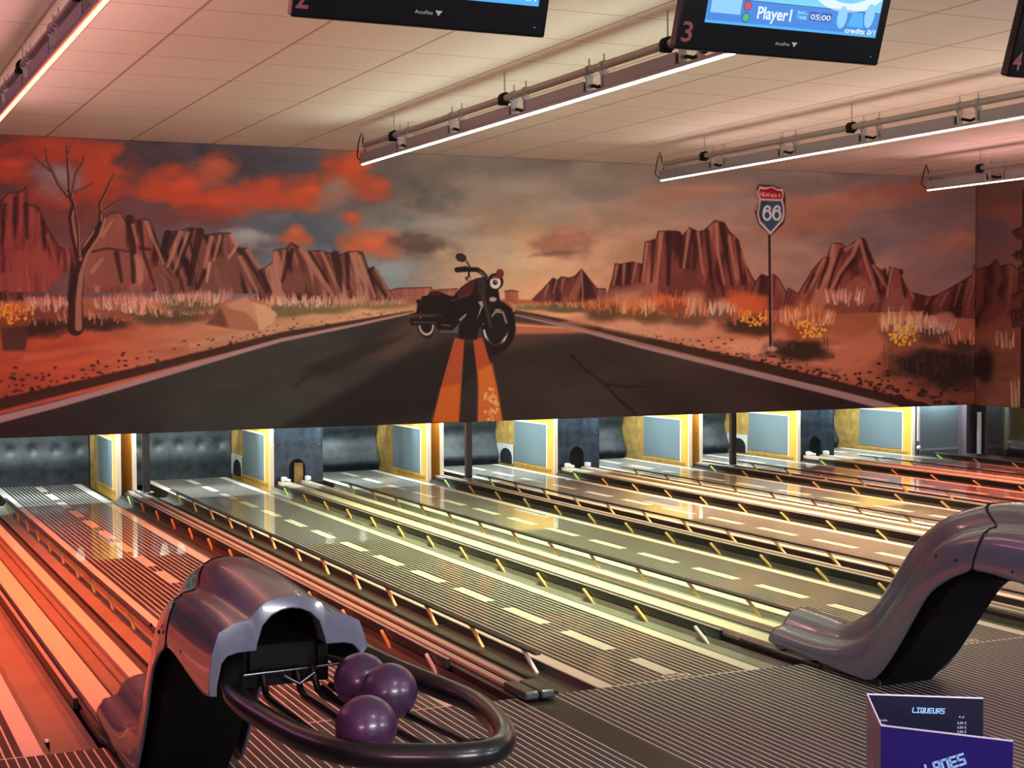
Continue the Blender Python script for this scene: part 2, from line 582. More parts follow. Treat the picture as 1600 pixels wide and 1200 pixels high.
# ------------------------------------------------------------------ pin decks: curtains, kickbacks, doors
for i, lx in enumerate(LANE_X):
    x0, x1 = lx - 0.17, lx + LANE_W + 0.188
    w = x1 - x0
    us = [k / 60 for k in range(61)]
    vs = [k / 30 for k in range(31)]

    def fn(u, v, i=i, w=w):
        X = u * w; Zz = -0.1 + v * 1.3
        d = 0.0
        if i <= 2:
            for cx in (0.16, 0.44, 0.72, 1.0, 1.28):
                d += 0.035 * math.exp(-((X - cx) / 0.06) ** 2 - ((Zz - 0.42) / 0.05) ** 2)
            d -= 0.03 * math.exp(-((Zz - 0.25) / 0.13) ** 2)
        if i >= 3:
            d -= 0.09 * math.exp(-((Zz - 0.08) / 0.1) ** 2)
            d += 0.07 * math.exp(-((Zz - 0.42) / 0.12) ** 2)
        return (X, d + 0.01 * math.sin(X * 9 + i), Zz)
    r = empty('pit_curtain', (x0, 20.28, 0), 'dark %s pit curtain behind the pin deck of %s' % ('tufted' if i < 3 else 'wavy', nth(i)), 'curtain', 'pit curtains')
    MB().grid(fn, us, vs).build('sheet', M['curtain'], r)
    MB().tube([(0, 0.0, 1.21), (w, 0.0, 1.21)], 0.02, 8).build('hanging_pipe', M['grey_trim'], r)


def kickback(x, th, y0, y1, label, plate=False, panel=True):
    r = empty('kickback_board', (x, y0, -0.1), label, 'kickback', 'kickback boards beside the pin decks')
    H = 1.35
    yf = 18.63 - y0
    yb = 19.68 - y0
    MB().box(-th / 2, th / 2, 0.02, yb, 0, H).build('board', M['yellow'], r)
    MB().box(-th / 2, th / 2, yb + 0.001, y1 - y0, 0, H).build('rear_board', M['wood'], r)
    MB().bbox(-th / 2 - 0.004, th / 2 + 0.004, 0, 0.019, 0, H, 0.003).build('front_edge', M['edge'], r)
    if panel:
        MB().box(-th / 2 - 0.008, -th / 2 - 0.001, yf, yb, 0.15, 0.73).build('side_panel', M['panel'], r)
        mb = MB()
        mb.box(-th / 2 - 0.012, -th / 2 - 0.001, yf - 0.022, yf - 0.001, 0.13, 0.75)
        mb.box(-th / 2 - 0.012, -th / 2 - 0.001, yf, yb, 0.731, 0.75)
        mb.build('panel_trim', M['edge'], r)
        MB().box(-th / 2 - 0.007, -th / 2 - 0.001, yf - 0.12, yb, 0.09, 0.128).build('scuffed_foot', M['wood'], r)
    if plate:
        # pale plate with an arched ball opening
        y_a, y_b, z_a, z_b = yb + 0.02, yb + 0.6, 0.1, 0.37
        cy, hw = (y_a + y_b) / 2 - 0.03, 0.21
        arch = [(cy + hw * math.cos(t), 0.19 + 0.13 * math.sin(t)) for t in [PI * k / 12 for k in range(13)]]
        out = [(y_b, z_a), (y_b, z_b), (y_a, z_b), (y_a, z_a)]
        mb = MB()
        loop = [(cy + hw, z_a)] + arch + [(cy - hw, z_a)]
        xs = -th / 2 - 0.014
        top = [(y_b + (y_a - y_b) * k / 12, z_b) for k in range(13)]
        quads_v = []
        for (p, q) in zip(arch, top):
            quads_v += [(xs, p[0], p[1]), (xs, q[0], q[1])]
        mb.add(quads_v, [(2 * k, 2 * k + 2, 2 * k + 3, 2 * k + 1) for k in range(12)])
        mb.add([(xs, cy + hw, 0.19), (xs, y_b, z_b), (xs, y_b, z_a), (xs, cy + hw, z_a)], [(0, 1, 2, 3)])
        mb.add([(xs, cy - hw, 0.19), (xs, cy - hw, z_a), (xs, y_a, z_a), (xs, y_a, z_b)], [(0, 1, 2, 3)])
        mb.box(xs, xs + 0.012, y_a, y_b, z_b, z_b + 0.006)
        o = mb.build('exit_plate', M['grey_plate'], r)
        MB().prism([(p[0], p[1]) for p in loop], xs + 0.003, xs + 0.01, 'x').build('ball_opening', M['hole'], o)
    return r


KT = 0.05
for i, lx in enumerate(LANE_X):
    rx = lx + LANE_W + 0.235
    kickback(rx, KT, 18.4, 20.6, 'yellow board with blue grey panel, right of the pin deck of %s' % nth(i), plate=i in (2, 4, 6))
for n, i in enumerate(CAP_GAPS):
    a, b = gap(i)
    kickback(a + 0.235 + 0.19, 0.045, 18.42, 20.6, 'narrow yellow board with cream edge, left of the pin deck of %s' % nth(i + 1), panel=False)

DOOR_LABEL = ['dark blue steel door with a low arched opening behind the far end of the left ball return track',
              'dark blue steel door with a brown lit arched opening, third bay from the left', 'dark blue steel door with a black arched opening right of the painted motorcycle',
              'dark blue steel door with a black arched opening below the right half of the mural']
for n, i in enumerate(TRACK_GAPS):
    a, b = gap(i)
    x0 = a + 0.235 + 0.03
    w = b - 0.14 - x0
    r = empty('ball_return_door', (x0, 18.5, 0.0), DOOR_LABEL[n], 'ball door', 'ball return doors')
    # front sheet with an arched hole
    hc, hw, hz = w * 0.5, 0.108, 0.2
    arch = [(hc + hw * math.cos(t), hz + 0.125 * math.sin(t)) for t in [PI * k / 16 for k in range(17)]]
    H = 1.2
    top = [(w + (0 - w) * k / 16, H) for k in range(17)]
    mb = MB()
    V = []
    for p, q in zip(arch, top):
        V += [(p[0], 0, p[1]), (q[0], 0, q[1])]
    mb.add(V, [(2 * k, 2 * k + 2, 2 * k + 3, 2 * k + 1) for k in range(16)])
    zb = 0.016
    mb.add([(hc + hw, 0, hz), (w, 0, H), (w, 0, zb), (hc + hw, 0, zb)], [(0, 1, 2, 3)])
    mb.add([(hc - hw, 0, hz), (hc - hw, 0, zb), (0, 0, zb), (0, 0, H)], [(0, 1, 2, 3)])
    # depth of the opening
    loop = [(hc + hw, zb)] + arch + [(hc - hw, zb)]
    V = []
    for p in loop:
        V += [(p[0], 0, p[1]), (p[0], 0.05, p[1])]
    mb.add(V, [(2 * k, 2 * k + 1, 2 * k + 3, 2 * k + 2) for k in range(len(loop) - 1)])
    mb.box(w, w + 0.012, -0.004, 0.04, zb, H)
    mb.build('door_sheet', M['steel_blue'], r)
    MB().box(hc - hw - 0.02, hc + hw + 0.02, 0.052, 0.06, zb, 0.36).build('hole_shade_sheet', M['hole'], r)  # black sheet stands in for the shade inside the opening
    if n == 1:
        MB().box(hc - 0.03, hc + hw - 0.02, 0.03, 0.045, zb, 0.27).build('inner_flap', M['wood'], r)
    for q in (0.03, w - 0.03):
        for zz in (0.5, 0.68):
            MB().sphere((q, -0.004, zz), 0.007, 8, 6).build('bolt', M['grey_trim'], r)

# pins waiting in the raised pin tables, seen only as reflections in the lanes
M['pin'] = mat('white pin', srgb(236, 238, 236), 0.25, coat=0.6)
M['pin_neck'] = mat('red pin stripe', srgb(190, 40, 40), 0.3)
PIN = [(0.0, 0.0), (0.026, 0.0), (0.029, 0.01), (0.045, 0.06), (0.057, 0.105), (0.0605, 0.115), (0.058, 0.14), (0.045, 0.19), (0.03, 0.23), (0.0235, 0.26), (0.0228, 0.275), (0.026, 0.305), (0.0322, 0.335), (0.031, 0.355), (0.02, 0.375), (0.0, 0.381)]
PIN_AT = {1: (0.22, 0.48, 0.74, 0.98), 2: (0.12, 0.36, 0.62, 0.86), 3: (0.2, 0.7)}
proto_pin = None
for i, xs in PIN_AT.items():
    for k, px in enumerate(xs):
        lab = 'white pin %s hanging above the deck of %s' % (('at the left end', 'second from left', 'third from left', 'at the right end')[k if k < len(xs) - 1 else 3], nth(i))
        if proto_pin is None:
            proto_pin = empty('hanging_bowling_pin', (0, 0, 0), lab, 'bowling pin', 'pins mirrored in the lanes')
            MB().lathe((0, 0, 0), PIN, 20).build('pin_body', M['pin'], proto_pin)
            MB().lathe((0, 0, 0), [(0.0242, 0.253), (0.0238, 0.26), (0.0232, 0.275), (0.0239, 0.283)], 20).build('neck_stripe', M['pin_neck'], proto_pin)
            pin = proto_pin
        else:
            pin = copy_tree(proto_pin)
        pin.location = (LANE_X[i] + px, 19.25 + 0.12 * (k % 2), 0.745)
        pin['label'] = lab
for i in PIN_AT:
    o = MB().bbox(LANE_X[i] + 0.02, LANE_X[i] + LANE_W - 0.02, 19.0, 19.55, 1.127, 1.16, 0.01).build('pin_table', M['pit'])
    tag(o, 'dark pin table holding the raised pins above the pin deck of %s' % nth(i), 'pin table', 'pin tables behind the mural')

# right end of the pin decks
r = empty('end_panel', (15.42, 18.36, 0), 'plain grey blue steel panel at the right end of the pin decks', 'panel')
MB().box(0, 0.74, 0, 0.03, -0.16, 1.2).build('sheet', M['panel'], r)
MB().box(-0.0, 0.74, -0.012, -0.001, 0.04, 0.07).build('foot_strip', M['grey_trim'], r)
r = empty('corner_post', (16.17, 18.06, 0), 'wide black corner post between the grey blue panel and the side wall', 'post')
MB().bbox(-0.07, 0.085, -0.04, 0.04, 0.0, MURAL_Z, 0.004).build('shaft', M['post'], r)
MB().box(-0.02, 0.05, -0.045, -0.0405, 0.02, 0.7).build('face_strip', M['tv_edge'], r)
o = MB().tube([(16.2, 17.93, 0.0), (16.2, 17.93, 0.64)], 0.035, 14).build('drain_pipe', M['grey_plate'])
tag(o, 'short light grey vertical pipe in the far right corner', 'pipe')
r = empty('cable_sleeve', (15.33, 18.33, 0), 'narrow white sleeve hanging beside the last yellow kickback board', 'sleeve')
MB().bar((0.03, 0, 0.2), (0.03, 0, 1.2), 0.035, 0.02).build('sleeve', M['white_part'], r)
MB().tube([(0.02, -0.02, -0.16), (0.02, -0.02, 0.09)], 0.008, 8).build('stem', M['black_plastic'], r)
MB().sphere((0.02, -0.02, 0.1), 0.03, 14, 10).build('end_knob', M['white_part'], r)

# foul sensor peg at the bottom left
r = empty('foul_sensor', (0.985, 7.5, -0.07), 'small black peg with a white tip in the gutter at the bottom left', 'sensor')
MB().tube([(0, 0, 0), (0, 0, 0.07)], 0.014, 10).build('peg', M['black_plastic'], r)
MB().sphere((0, 0, 0.075), 0.011, 10, 8).build('tip', M['white_part'], r)
# ------------------------------------------------------------------ ball returns
# stations along the moulded hood: (crest y,z), (shoulder y,z), (lower edge y,z, half width)
ST = [((7.62, .262), (7.63, .155), (7.65, .062, .232)),
      ((7.40, .255), (7.38, .15), (7.42, .055, .24)),
      ((7.15, .252), (7.08, .155), (7.12, .045, .245)),
      ((6.99, .325), (6.84, .21), (6.76, .03, .245)),
      ((6.87, .405), (6.65, .345), (6.60, .06, .24)),
      ((6.70, .605), (6.46, .56), (6.40, .30, .24)),
      ((6.56, .78), (6.27, .757), (6.25, .50, .245)),
      ((6.41, .905), (6.14, .862), (6.16, .60, .25)),
      ((6.22, 1.005), (5.98, .93), (6.02, .69, .255)),
      ((5.97, 1.077), (5.78, .982), (5.84, .762, .26)),
      ((5.76, 1.105), (5.60, .998), (5.68, .768, .262)),
      ((5.40, 1.10), (5.32, 1.003), (5.40, .745, .27)),
      ((5.12, 1.08), (5.12, 1.0), (5.14, .735, .28)),
      ((5.02, 1.072), (5.02, .997), (5.02, .752, .285))]


def section(t):
    """open cross section polyline (x, y, z) from the left lower edge over the crest to the right one"""
    (yc, zc), (ys, zs), (ye, ze, w) = t
    def q(x, a, b, c):          # weights of lower edge, shoulder, crest
        return (x, ye * a + ys * b + yc * c, ze * a + zs * b + zc * c)
    half = [q(-w, 1, 0, 0), q(-w * 1.0, .72, .28, 0), q(-w * .96, .4, .6, 0), q(-w * .88, .13, .87, 0), q(-.2, .02, .98, 0), q(-.17, 0, 1.0, 0),
            q(-.142, 0, .94, .06), q(-.128, 0, .72, .28), q(-.112, 0, .45, .55), q(-.085, 0, .2, .8), q(-.045, 0, .05, .95), q(0, 0, 0, 1)]
    return half + [(-p[0], p[1], p[2]) for p in half[-2::-1]]


def resample(stations, k=4):
    """smooth (Catmull-Rom) interpolation of the stations"""
    A = [np.array([c for part in s for c in part], float) for s in stations]
    out = []
    for i in range(len(A) - 1):
        p0, p1, p2, p3 = A[max(i - 1, 0)], A[i], A[i + 1], A[min(i + 2, len(A) - 1)]
        for j in range(k):
            t = j / k
            out.append(0.5 * ((2 * p1) + (-p0 + p2) * t + (2 * p0 - 5 * p1 + 4 * p2 - p3) * t * t + (-p0 + 3 * p1 - 3 * p2 + p3) * t ** 3))
    out.append(A[-1])
    return [((a[0], a[1]), (a[2], a[3]), (a[4], a[5], a[6])) for a in out]


def make_ball_return(cx, label):
    r = empty('ball_return', (cx, 6.7, 0), label, 'ball return', 'grey ball returns on the approach')
    oy = Vector((0, 6.7, 0))
    secs = [section(t) for t in resample(ST, 2)]
    n = len(secs[0])
    def shell(i0, i1, name):
        mb = MB()
        vs = [Vector(p) - oy for s in secs[i0:i1 + 1] for p in s]
        m = i1 - i0 + 1
        mb.add(vs, [(j * n + k, (j + 1) * n + k, (j + 1) * n + k + 1, j * n + k + 1) for j in range(m - 1) for k in range(n - 1)], True)
        o = mb.build(name, M['hood'], r)
        md = o.modifiers.new('smooth', 'SUBSURF'); md.levels = 2; md.render_levels = 2
        md = o.modifiers.new('thickness', 'SOLIDIFY'); md.thickness = 0.012; md.offset = -1
        return o
    cut = 9 * 2
    body = shell(0, cut, 'hood_body')
    head = shell(cut, len(secs) - 1, 'hood_head')
    # seam between the two mouldings
    seam = [Vector(p) - oy + Vector((0, 0, 0.001)) for p in secs[cut]]
    MB().tube(seam, 0.0025, 6).build('seam', M['black_plastic'], r)
    # front rim: plate between the outer contour and the arched mouth
    last = secs[-1]
    outer = [(p[0], p[2]) for p in last]
    hw, z_in, z_low = 0.119, 0.912, 0.893
    inner = []
    for x, z in outer:
        if x <= -0.2: inner.append(None)
        else: inner.append(None)
    # walk the same number of points along the inner line: leg bottom, leg top, arch, leg top, leg bottom
    il = [(-0.262, 0.752), (-0.26, 0.79), (-0.245, 0.86), (-0.225, 0.884), (-0.19, 0.893), (-0.15, 0.894), (-0.124, 0.894), (-0.121, 0.915)]
    il += [(-0.119 * math.cos(a), 0.918 + 0.113 * math.sin(a)) for a in (0.55, 0.95, 1.28)] + [(0, 1.031)]
    il = il + [(-a, b) for a, b in il[-2::-1]]
    V, F = [], []
    for k in range(n):
        V.append((outer[k][0], 5.02 - 6.7, outer[k][1])); V.append((il[k][0], 5.006 - 6.7, il[k][1]))
    for k in range(n):
        V.append((il[k][0], 5.10 - 6.7, il[k][1]))
    F = [(2 * k, 2 * k + 1, 2 * k + 3, 2 * k + 2) for k in range(n - 1)]
    F += [(2 * k + 1, 2 * n + k, 2 * n + k + 1, 2 * k + 3) for k in range(n - 1)]
    mb = MB().add(V, F, True)
    o = mb.build('front_rim', M['hood'], r)
    md = o.modifiers.new('round', 'BEVEL'); md.width = 0.006; md.segments = 3; md.limit_method = 'ANGLE'; md.angle_limit = math.radians(35)
    # dark tunnel behind the mouth
    tun = [(-0.121 * math.cos(a), 0.915 + 0.116 * math.sin(a)) for a in [PI * k / 14 for k in range(15)]]
    tun = [(-0.124, 0.80)] + tun + [(0.124, 0.80)]
    mb = MB()
    V = [(p[0], y, p[1]) for y in (5.10 - 6.7, 5.7 - 6.7) for p in tun]
    k = len(tun)
    mb.add(V, [(i, i + 1, k + i + 1, k + i) for i in range(k - 1)] + [tuple(range(k, 2 * k))] + [(0, k, 2 * k - 1, k - 1)], False)
    mb.build('ball_tunnel', M['black_plastic'], r)
    # black pedestal under the head
    pts = [(7.0, 0.0), (6.64, 0.0), (6.42, 0.2), (6.1, 0.6), (5.98, 0.70), (5.55, 0.745), (5.13, 0.74), (5.13, 0.885), (5.6, 0.95), (6.05, 0.86), (6.3, 0.62), (6.5, 0.4), (6.7, 0.2)]
    MB().prism([(a - 6.7, b) for a, b in pts], -0.19, 0.17, 'x').build('pedestal', M['black_plastic'], r)
    MB().box(-0.205, -0.191, 6.62 - 6.7, 6.95 - 6.7, 0.0, 0.04).build('kick_strip', M['black_rail'], r)
    MB().prism([(6.30 - 6.7, 0.44), (6.26 - 6.7, 0.5), (6.1 - 6.7, 0.52), (6.14 - 6.7, 0.47)], -0.2, -0.191, 'x').build('side_handle', M['black_plastic'], r)
    # screws on the left flank
    for (y, z) in ((6.1, 0.80), (5.95, 0.80), (5.55, 0.80), (5.2, 0.80)):
        for sx in (-1, 1):
            MB().sphere((sx * 0.262, y - 6.7, z), 0.009, 10, 8, (0.6, 1, 1)).build('screw', M['screw'], r)
    # big bent tube around the rack
    ring = [(-.17, 5.16, .875), (-.19, 5.08, .83), (-.208, 5.0, .775), (-.21, 4.92, .755), (-.2, 4.75, .75), (-.175, 4.52, .75), (-.148, 4.36, .75), (-.09, 4.2, .75), (0, 4.11, .75), (.1, 4.05, .75),
            (.2, 4.005, .75), (.285, 4.0, .75), (.36, 4.055, .75), (.42, 4.17, .75), (.46, 4.32, .75), (.485, 4.48, .75), (.478, 4.62, .755), (.43, 4.76, .77), (.35, 4.92, .80), (.27, 5.06, .835), (.2, 5.2, .85)]
    R = [Vector(p) - oy for p in ring]
    sm = []
    for i in range(len(R) - 1):
        p0, p1, p2, p3 = R[max(i - 1, 0)], R[i], R[i + 1], R[min(i + 2, len(R) - 1)]
        for j in range(4):
            t = j / 4
            sm.append(0.5 * ((2 * p1) + (p2 - p0) * t + (2 * p0 - 5 * p1 + 4 * p2 - p3) * t * t + (-p0 + 3 * p1 - 3 * p2 + p3) * t ** 3))
    sm.append(R[-1])
    MB().tube(sm, 0.039, 20).build('rack_tube', M['tube_black'], r)
    # rails that carry the balls
    for (xa, xb, ya, yb) in ((-.075, -.055, 5.13, 4.16), (.05, .07, 5.13, 4.06), (.10, .228, 5.1, 4.02), (.225, .353, 5.05, 4.08)):
        p = [(xa, ya - 6.7, .80), (xa, ya - .03 - 6.7, .77), (xa + .05 * (xb - xa), ya - .05 - 6.7, .727), (xa + .1 * (xb - xa), ya - .1 - 6.7, .714), (xb, yb + .03 - 6.7, .714), (xb, yb - 6.7, .73)]
        MB().tube(p, 0.0125, 10).build('carrier_rail', M['tube_black'], r)
    MB().tube([(-.19, 5.11 - 6.7, .79), (.3, 5.11 - 6.7, .80)], 0.006, 8).build('cross_rod', M['chrome'], r)
    MB().tube([(-.01, 5.07 - 6.7, .785), (.045, 5.07 - 6.7, .75), (.10, 5.07 - 6.7, .785)], 0.005, 8).build('v_spring', M['chrome'], r)
    for q in (.12, .15):
        MB().tube([(q, 5.05 - 6.7, .71 + q * .2), (q + .03, 4.94 - 6.7, .68 + q * .2)], 0.011, 10).build('lift_bar', M['chrome'], r)
    # padded stop plate at the front of the ring
    MB().bar((.39, 4.28 - 6.7, .70), (.30, 4.12 - 6.7, .73), 0.1, 0.02).build('stop_plate', M['black_plastic'], r)
    return r


hood_a = make_ball_return(gap_centre(0), 'glossy grey ball return with three purple balls in its black rack, at the lower left')
hood_b = copy_tree(hood_a)
hood_b.location.x = gap_centre(2)
hood_b['label'] = 'glossy grey ball return cut by the right edge, its curved side facing left'

BALL_R = 0.0935
for (x, y, z, lab) in ((1.483, 4.255, .80, 'purple bowling ball nearest the front of the rack'),
                       (1.695, 4.632, .80, 'purple bowling ball in the middle, partly covering another'),
                       (1.664, 4.822, .80, 'purple bowling ball at the back, half hidden behind the middle one')):
    o = MB().sphere((x, y, z), BALL_R, 48, 32).build('bowling_ball', M['ball'], None, (x, y, z))
    tag(o, lab, 'bowling ball', 'purple balls in the rack')

# ------------------------------------------------------------------ menu card on a table
M['menu_blue'] = mat('menu blue', srgb(22, 18, 100), 0.35, coat=0.3)
M['menu_dark'] = mat('menu dark', srgb(16, 18, 40), 0.35, coat=0.3)
M['menu_pink'] = mat('menu picture', srgb(128, 92, 124), 0.35, coat=0.3)
M['menu_ice'] = mat('menu ice blue', srgb(150, 205, 255), 0.4)
M['menu_white'] = mat('menu white', srgb(190, 195, 215), 0.4)
M['menu_paper'] = mat('menu paper edge', srgb(205, 205, 225), 0.5)
M['table'] = mat('table wood', srgb(60, 44, 36), 0.4, noise=0.2)
BLOCK = {'L': [[(0, 1), (0, 0), (1, 0)]], 'I': [[(0, 1), (1, 1)], [(.5, 1), (.5, 0)], [(0, 0), (1, 0)]], 'Q': [[(0, 0), (0, 1), (1, 1), (1, 0), (0, 0)], [(.6, .3), (1.0, -.12)]], 'U': [[(0, 1), (0, 0), (1, 0), (1, 1)]],
         'E': [[(1, 1), (0, 1), (0, 0), (1, 0)], [(0, .5), (.9, .5)]], 'R': [[(0, 0), (0, 1), (1, 1), (1, .5), (0, .5)], [(.4, .5), (1, 0)]], 'S': [[(1, 1), (0, 1), (0, .52), (1, .48), (1, 0), (0, 0)]],
         'N': [[(0, 0), (0, 1), (1, 1), (1, 0)]], 'A': [[(0, 0), (0, 1), (1, 1), (1, 0)], [(0, .45), (1, .45)]]}


def block_text(mb, txt, h, w, gap_, t, origin, ex, ey, shear=0.15):
    """square techno lettering made of flat bars"""
    o, ex, ey = Vector(origin), Vector(ex), Vector(ey)
    for k, ch in enumerate(txt):
        for line in BLOCK[ch]:
            for (x0, y0), (x1, y1) in zip(line[:-1], line[1:]):
                p = Vector((x0 * w, y0 * h)); q = Vector((x1 * w, y1 * h))
                d = (q - p).normalized(); n = Vector((-d.y, d.x)) * t / 2; d = d * t / 2
                quad = [p - d - n, q + d - n, q + d + n, p - d + n]
                mb.add([o + ex * (k * (w + gap_) + v.x + v.y * shear) + ey * v.y for v in quad], [(0, 1, 2, 3)])
    return mb


TB = 1.415
A_, B_, C_, D_ = Vector((1.041, 1.144, 0)), Vector((.949, 1.2075, 0)), Vector((.886, 1.107, 0)), Vector((.957, 1.014, 0))
r = empty('menu_card', (B_.x, B_.y, TB), 'folded dark blue menu card reading LIQUEURS standing at the lower right', 'menu')
off = Vector((B_.x, B_.y, 0))
H = 1.63 - TB


def leaf(name, a, b, m):
    """one stiff leaf of the folded card between two upright folds"""
    d = (b - a).normalized(); nrm = Vector((d.y, -d.x, 0)) * 0.0004
    mb = MB()
    q = [a - nrm - off, b - nrm - off, b + nrm - off, a + nrm - off]
    V = [(p.x, p.y, z) for z in (0, H) for p in q]
    mb.add(V, [(0, 1, 5, 4), (1, 2, 6, 5), (2, 3, 7, 6), (3, 0, 4, 7), (3, 2, 1, 0)])
    mb.m = 1
    mb.add(V[4:], [(0, 1, 2, 3)])
    return mb.build(name, [m, M['menu_paper']], r)


lb = leaf('inner_leaf', B_, A_, M['menu_dark'])
ls = leaf('fold_leaf', B_, C_, M['menu_pink'])
lf = leaf('cover_leaf', C_, D_, M['menu_blue'])
for nm, p, q in (('leaf_edge', B_, A_), ('leaf_edge', B_, C_), ('leaf_edge', C_, D_)):
    o = MB().bar(Vector((p.x, p.y, H)) - Vector((off.x, off.y, 0)), Vector((q.x, q.y, H)) - Vector((off.x, off.y, 0)), 0.0013, 0.0012).build(nm, M['menu_paper'], r)
# lettering on the inner leaf (faces the viewer)
dx = (A_ - B_).normalized(); front = Vector((dx.y, -dx.x, 0))
base = B_ - off + front * 0.0007
UPV = Vector((0, 0, 1))
block_text(MB(), 'LIQUEURS', 0.0046, 0.0026, 0.00135, 0.0009, base + dx * 0.044 + UPV * (H - 0.0165), dx, UPV).build('title', M['menu_ice'], lb)
mb = MB()
put_text(mb, '4 cl', 0.0036, base + dx * 0.0885 + UPV * (H - 0.0205), dx, UPV)
mb.build('column_head', M['menu_white'], lb)
for k in range(6):
    mb = MB()
    put_text(mb, '5,00 €', 0.0034, base + dx * 0.087 + UPV * (H - 0.0265 - k * 0.0044), dx, UPV)
    mb.build('price', M['menu_white'], lb)
for k in range(5):
    put_text(MB(), ('Limoncello', 'Amaretto', 'Anisette', 'Cassis', 'Menthe')[k], 0.0031, base + dx * 0.006 + UPV * (H - 0.0265 - k * 0.0044), dx, UPV).build('drink_name', M['menu_white'], lb)
# slanted title on the cover
dc = (D_ - C_).normalized(); fc = Vector((dc.y, -dc.x, 0))
base = C_ - off + fc * 0.0008
ang = math.radians(24)
ex = dc * math.cos(ang) + UPV * math.sin(ang); ey = -dc * math.sin(ang) + UPV * math.cos(ang)
block_text(MB(), 'LANES', 0.0085, 0.0052, 0.0026, 0.0021, base + dc * 0.0431 + UPV * (H - 0.040), ex, ey, 0.1).build('cover_title', M['menu_ice'], lf)
# pale streaked picture on the fold leaf
ds = (C_ - B_).normalized(); fs = Vector((ds.y, -ds.x, 0)); fs = fs if fs.x < 0 else -fs
M['menu_pic'] = mat('menu picture light', srgb(205, 130, 170), 0.4)
base = B_ - off + fs * 0.0008
o = MB()
o.add([base + ds * u + UPV * v for u, v in ((.04, H - .09), (.052, H - .05), (.05, H - .03), (.06, H - .06), (.075, H - .07), (.07, H - .12), (.045, H - .14))], [tuple(range(7))])
o.build('glass_picture', M['menu_pic'], ls)

r = empty('high_table', (0.95, 1.05, 0), 'dark high table carrying the menu card, below the lower edge of the picture', 'table')
MB().bbox(-0.4, 0.3, -0.4, 0.25, TB - 0.04, TB - 0.0005, 0.008).build('table_top', M['table'], r)
MB().tube([(-0.05, -0.05, 0.02), (-0.05, -0.05, TB - 0.04)], 0.035, 16).build('column', M['black_plastic'], r)
MB().lathe((-0.05, -0.05, 0), [(0.0, 0.03), (0.22, 0.025), (0.25, 0.012), (0.25, 0.0), (0.0, 0.0)], 32).build('foot', M['black_plastic'], r)

# ------------------------------------------------------------------ score screens
def emit_mat(name, col, s):
    return mat(name, (0, 0, 0, 1), 0.4, emit=col, strength=s)


SCREEN_E = 1.0


def screen_material():
    m = mat('screen picture', (0, 0, 0, 1), 0.3, emit=(0, 0, 1, 1), strength=1.0)
    g = NG(m)
    vec, x, y, z = g.xyz()
    n = g.noise(g.scaled(vec, 5, 1, 9), 1.6, 6, 0.6)
    a = g.mix(n, srgb(70, 190, 250), srgb(150, 232, 255))
    t = g.m('MULTIPLY_ADD', z, -6.0, 1.0)
    g.to(a, 'Emission Color')
    return m


M['screen'] = screen_material()
M['scr_band'] = emit_mat('screen band', srgb(42, 130, 222), 1.0)
M['scr_dark'] = emit_mat('screen dark blue', srgb(16, 70, 160), 1.0)
M['scr_line'] = emit_mat('screen line', srgb(60, 175, 255), 1.0)
M['scr_white'] = emit_mat('screen white', srgb(226, 240, 250), 1.0)
M['scr_pale'] = emit_mat('screen pale', srgb(140, 205, 250), 1.0)
M['scr_red'] = emit_mat('screen red', srgb(220, 50, 80), 1.0)
M['scr_green'] = emit_mat('screen green', srgb(40, 190, 110), 1.0)


def disc(mb, x, z, r, y, n=24, rx=None):
    rx = rx or r
    mb.add([(x + rx * math.cos(2 * PI * k / n), y, z + r * math.sin(2 * PI * k / n)) for k in range(n)], [tuple(range(n))])
    return mb


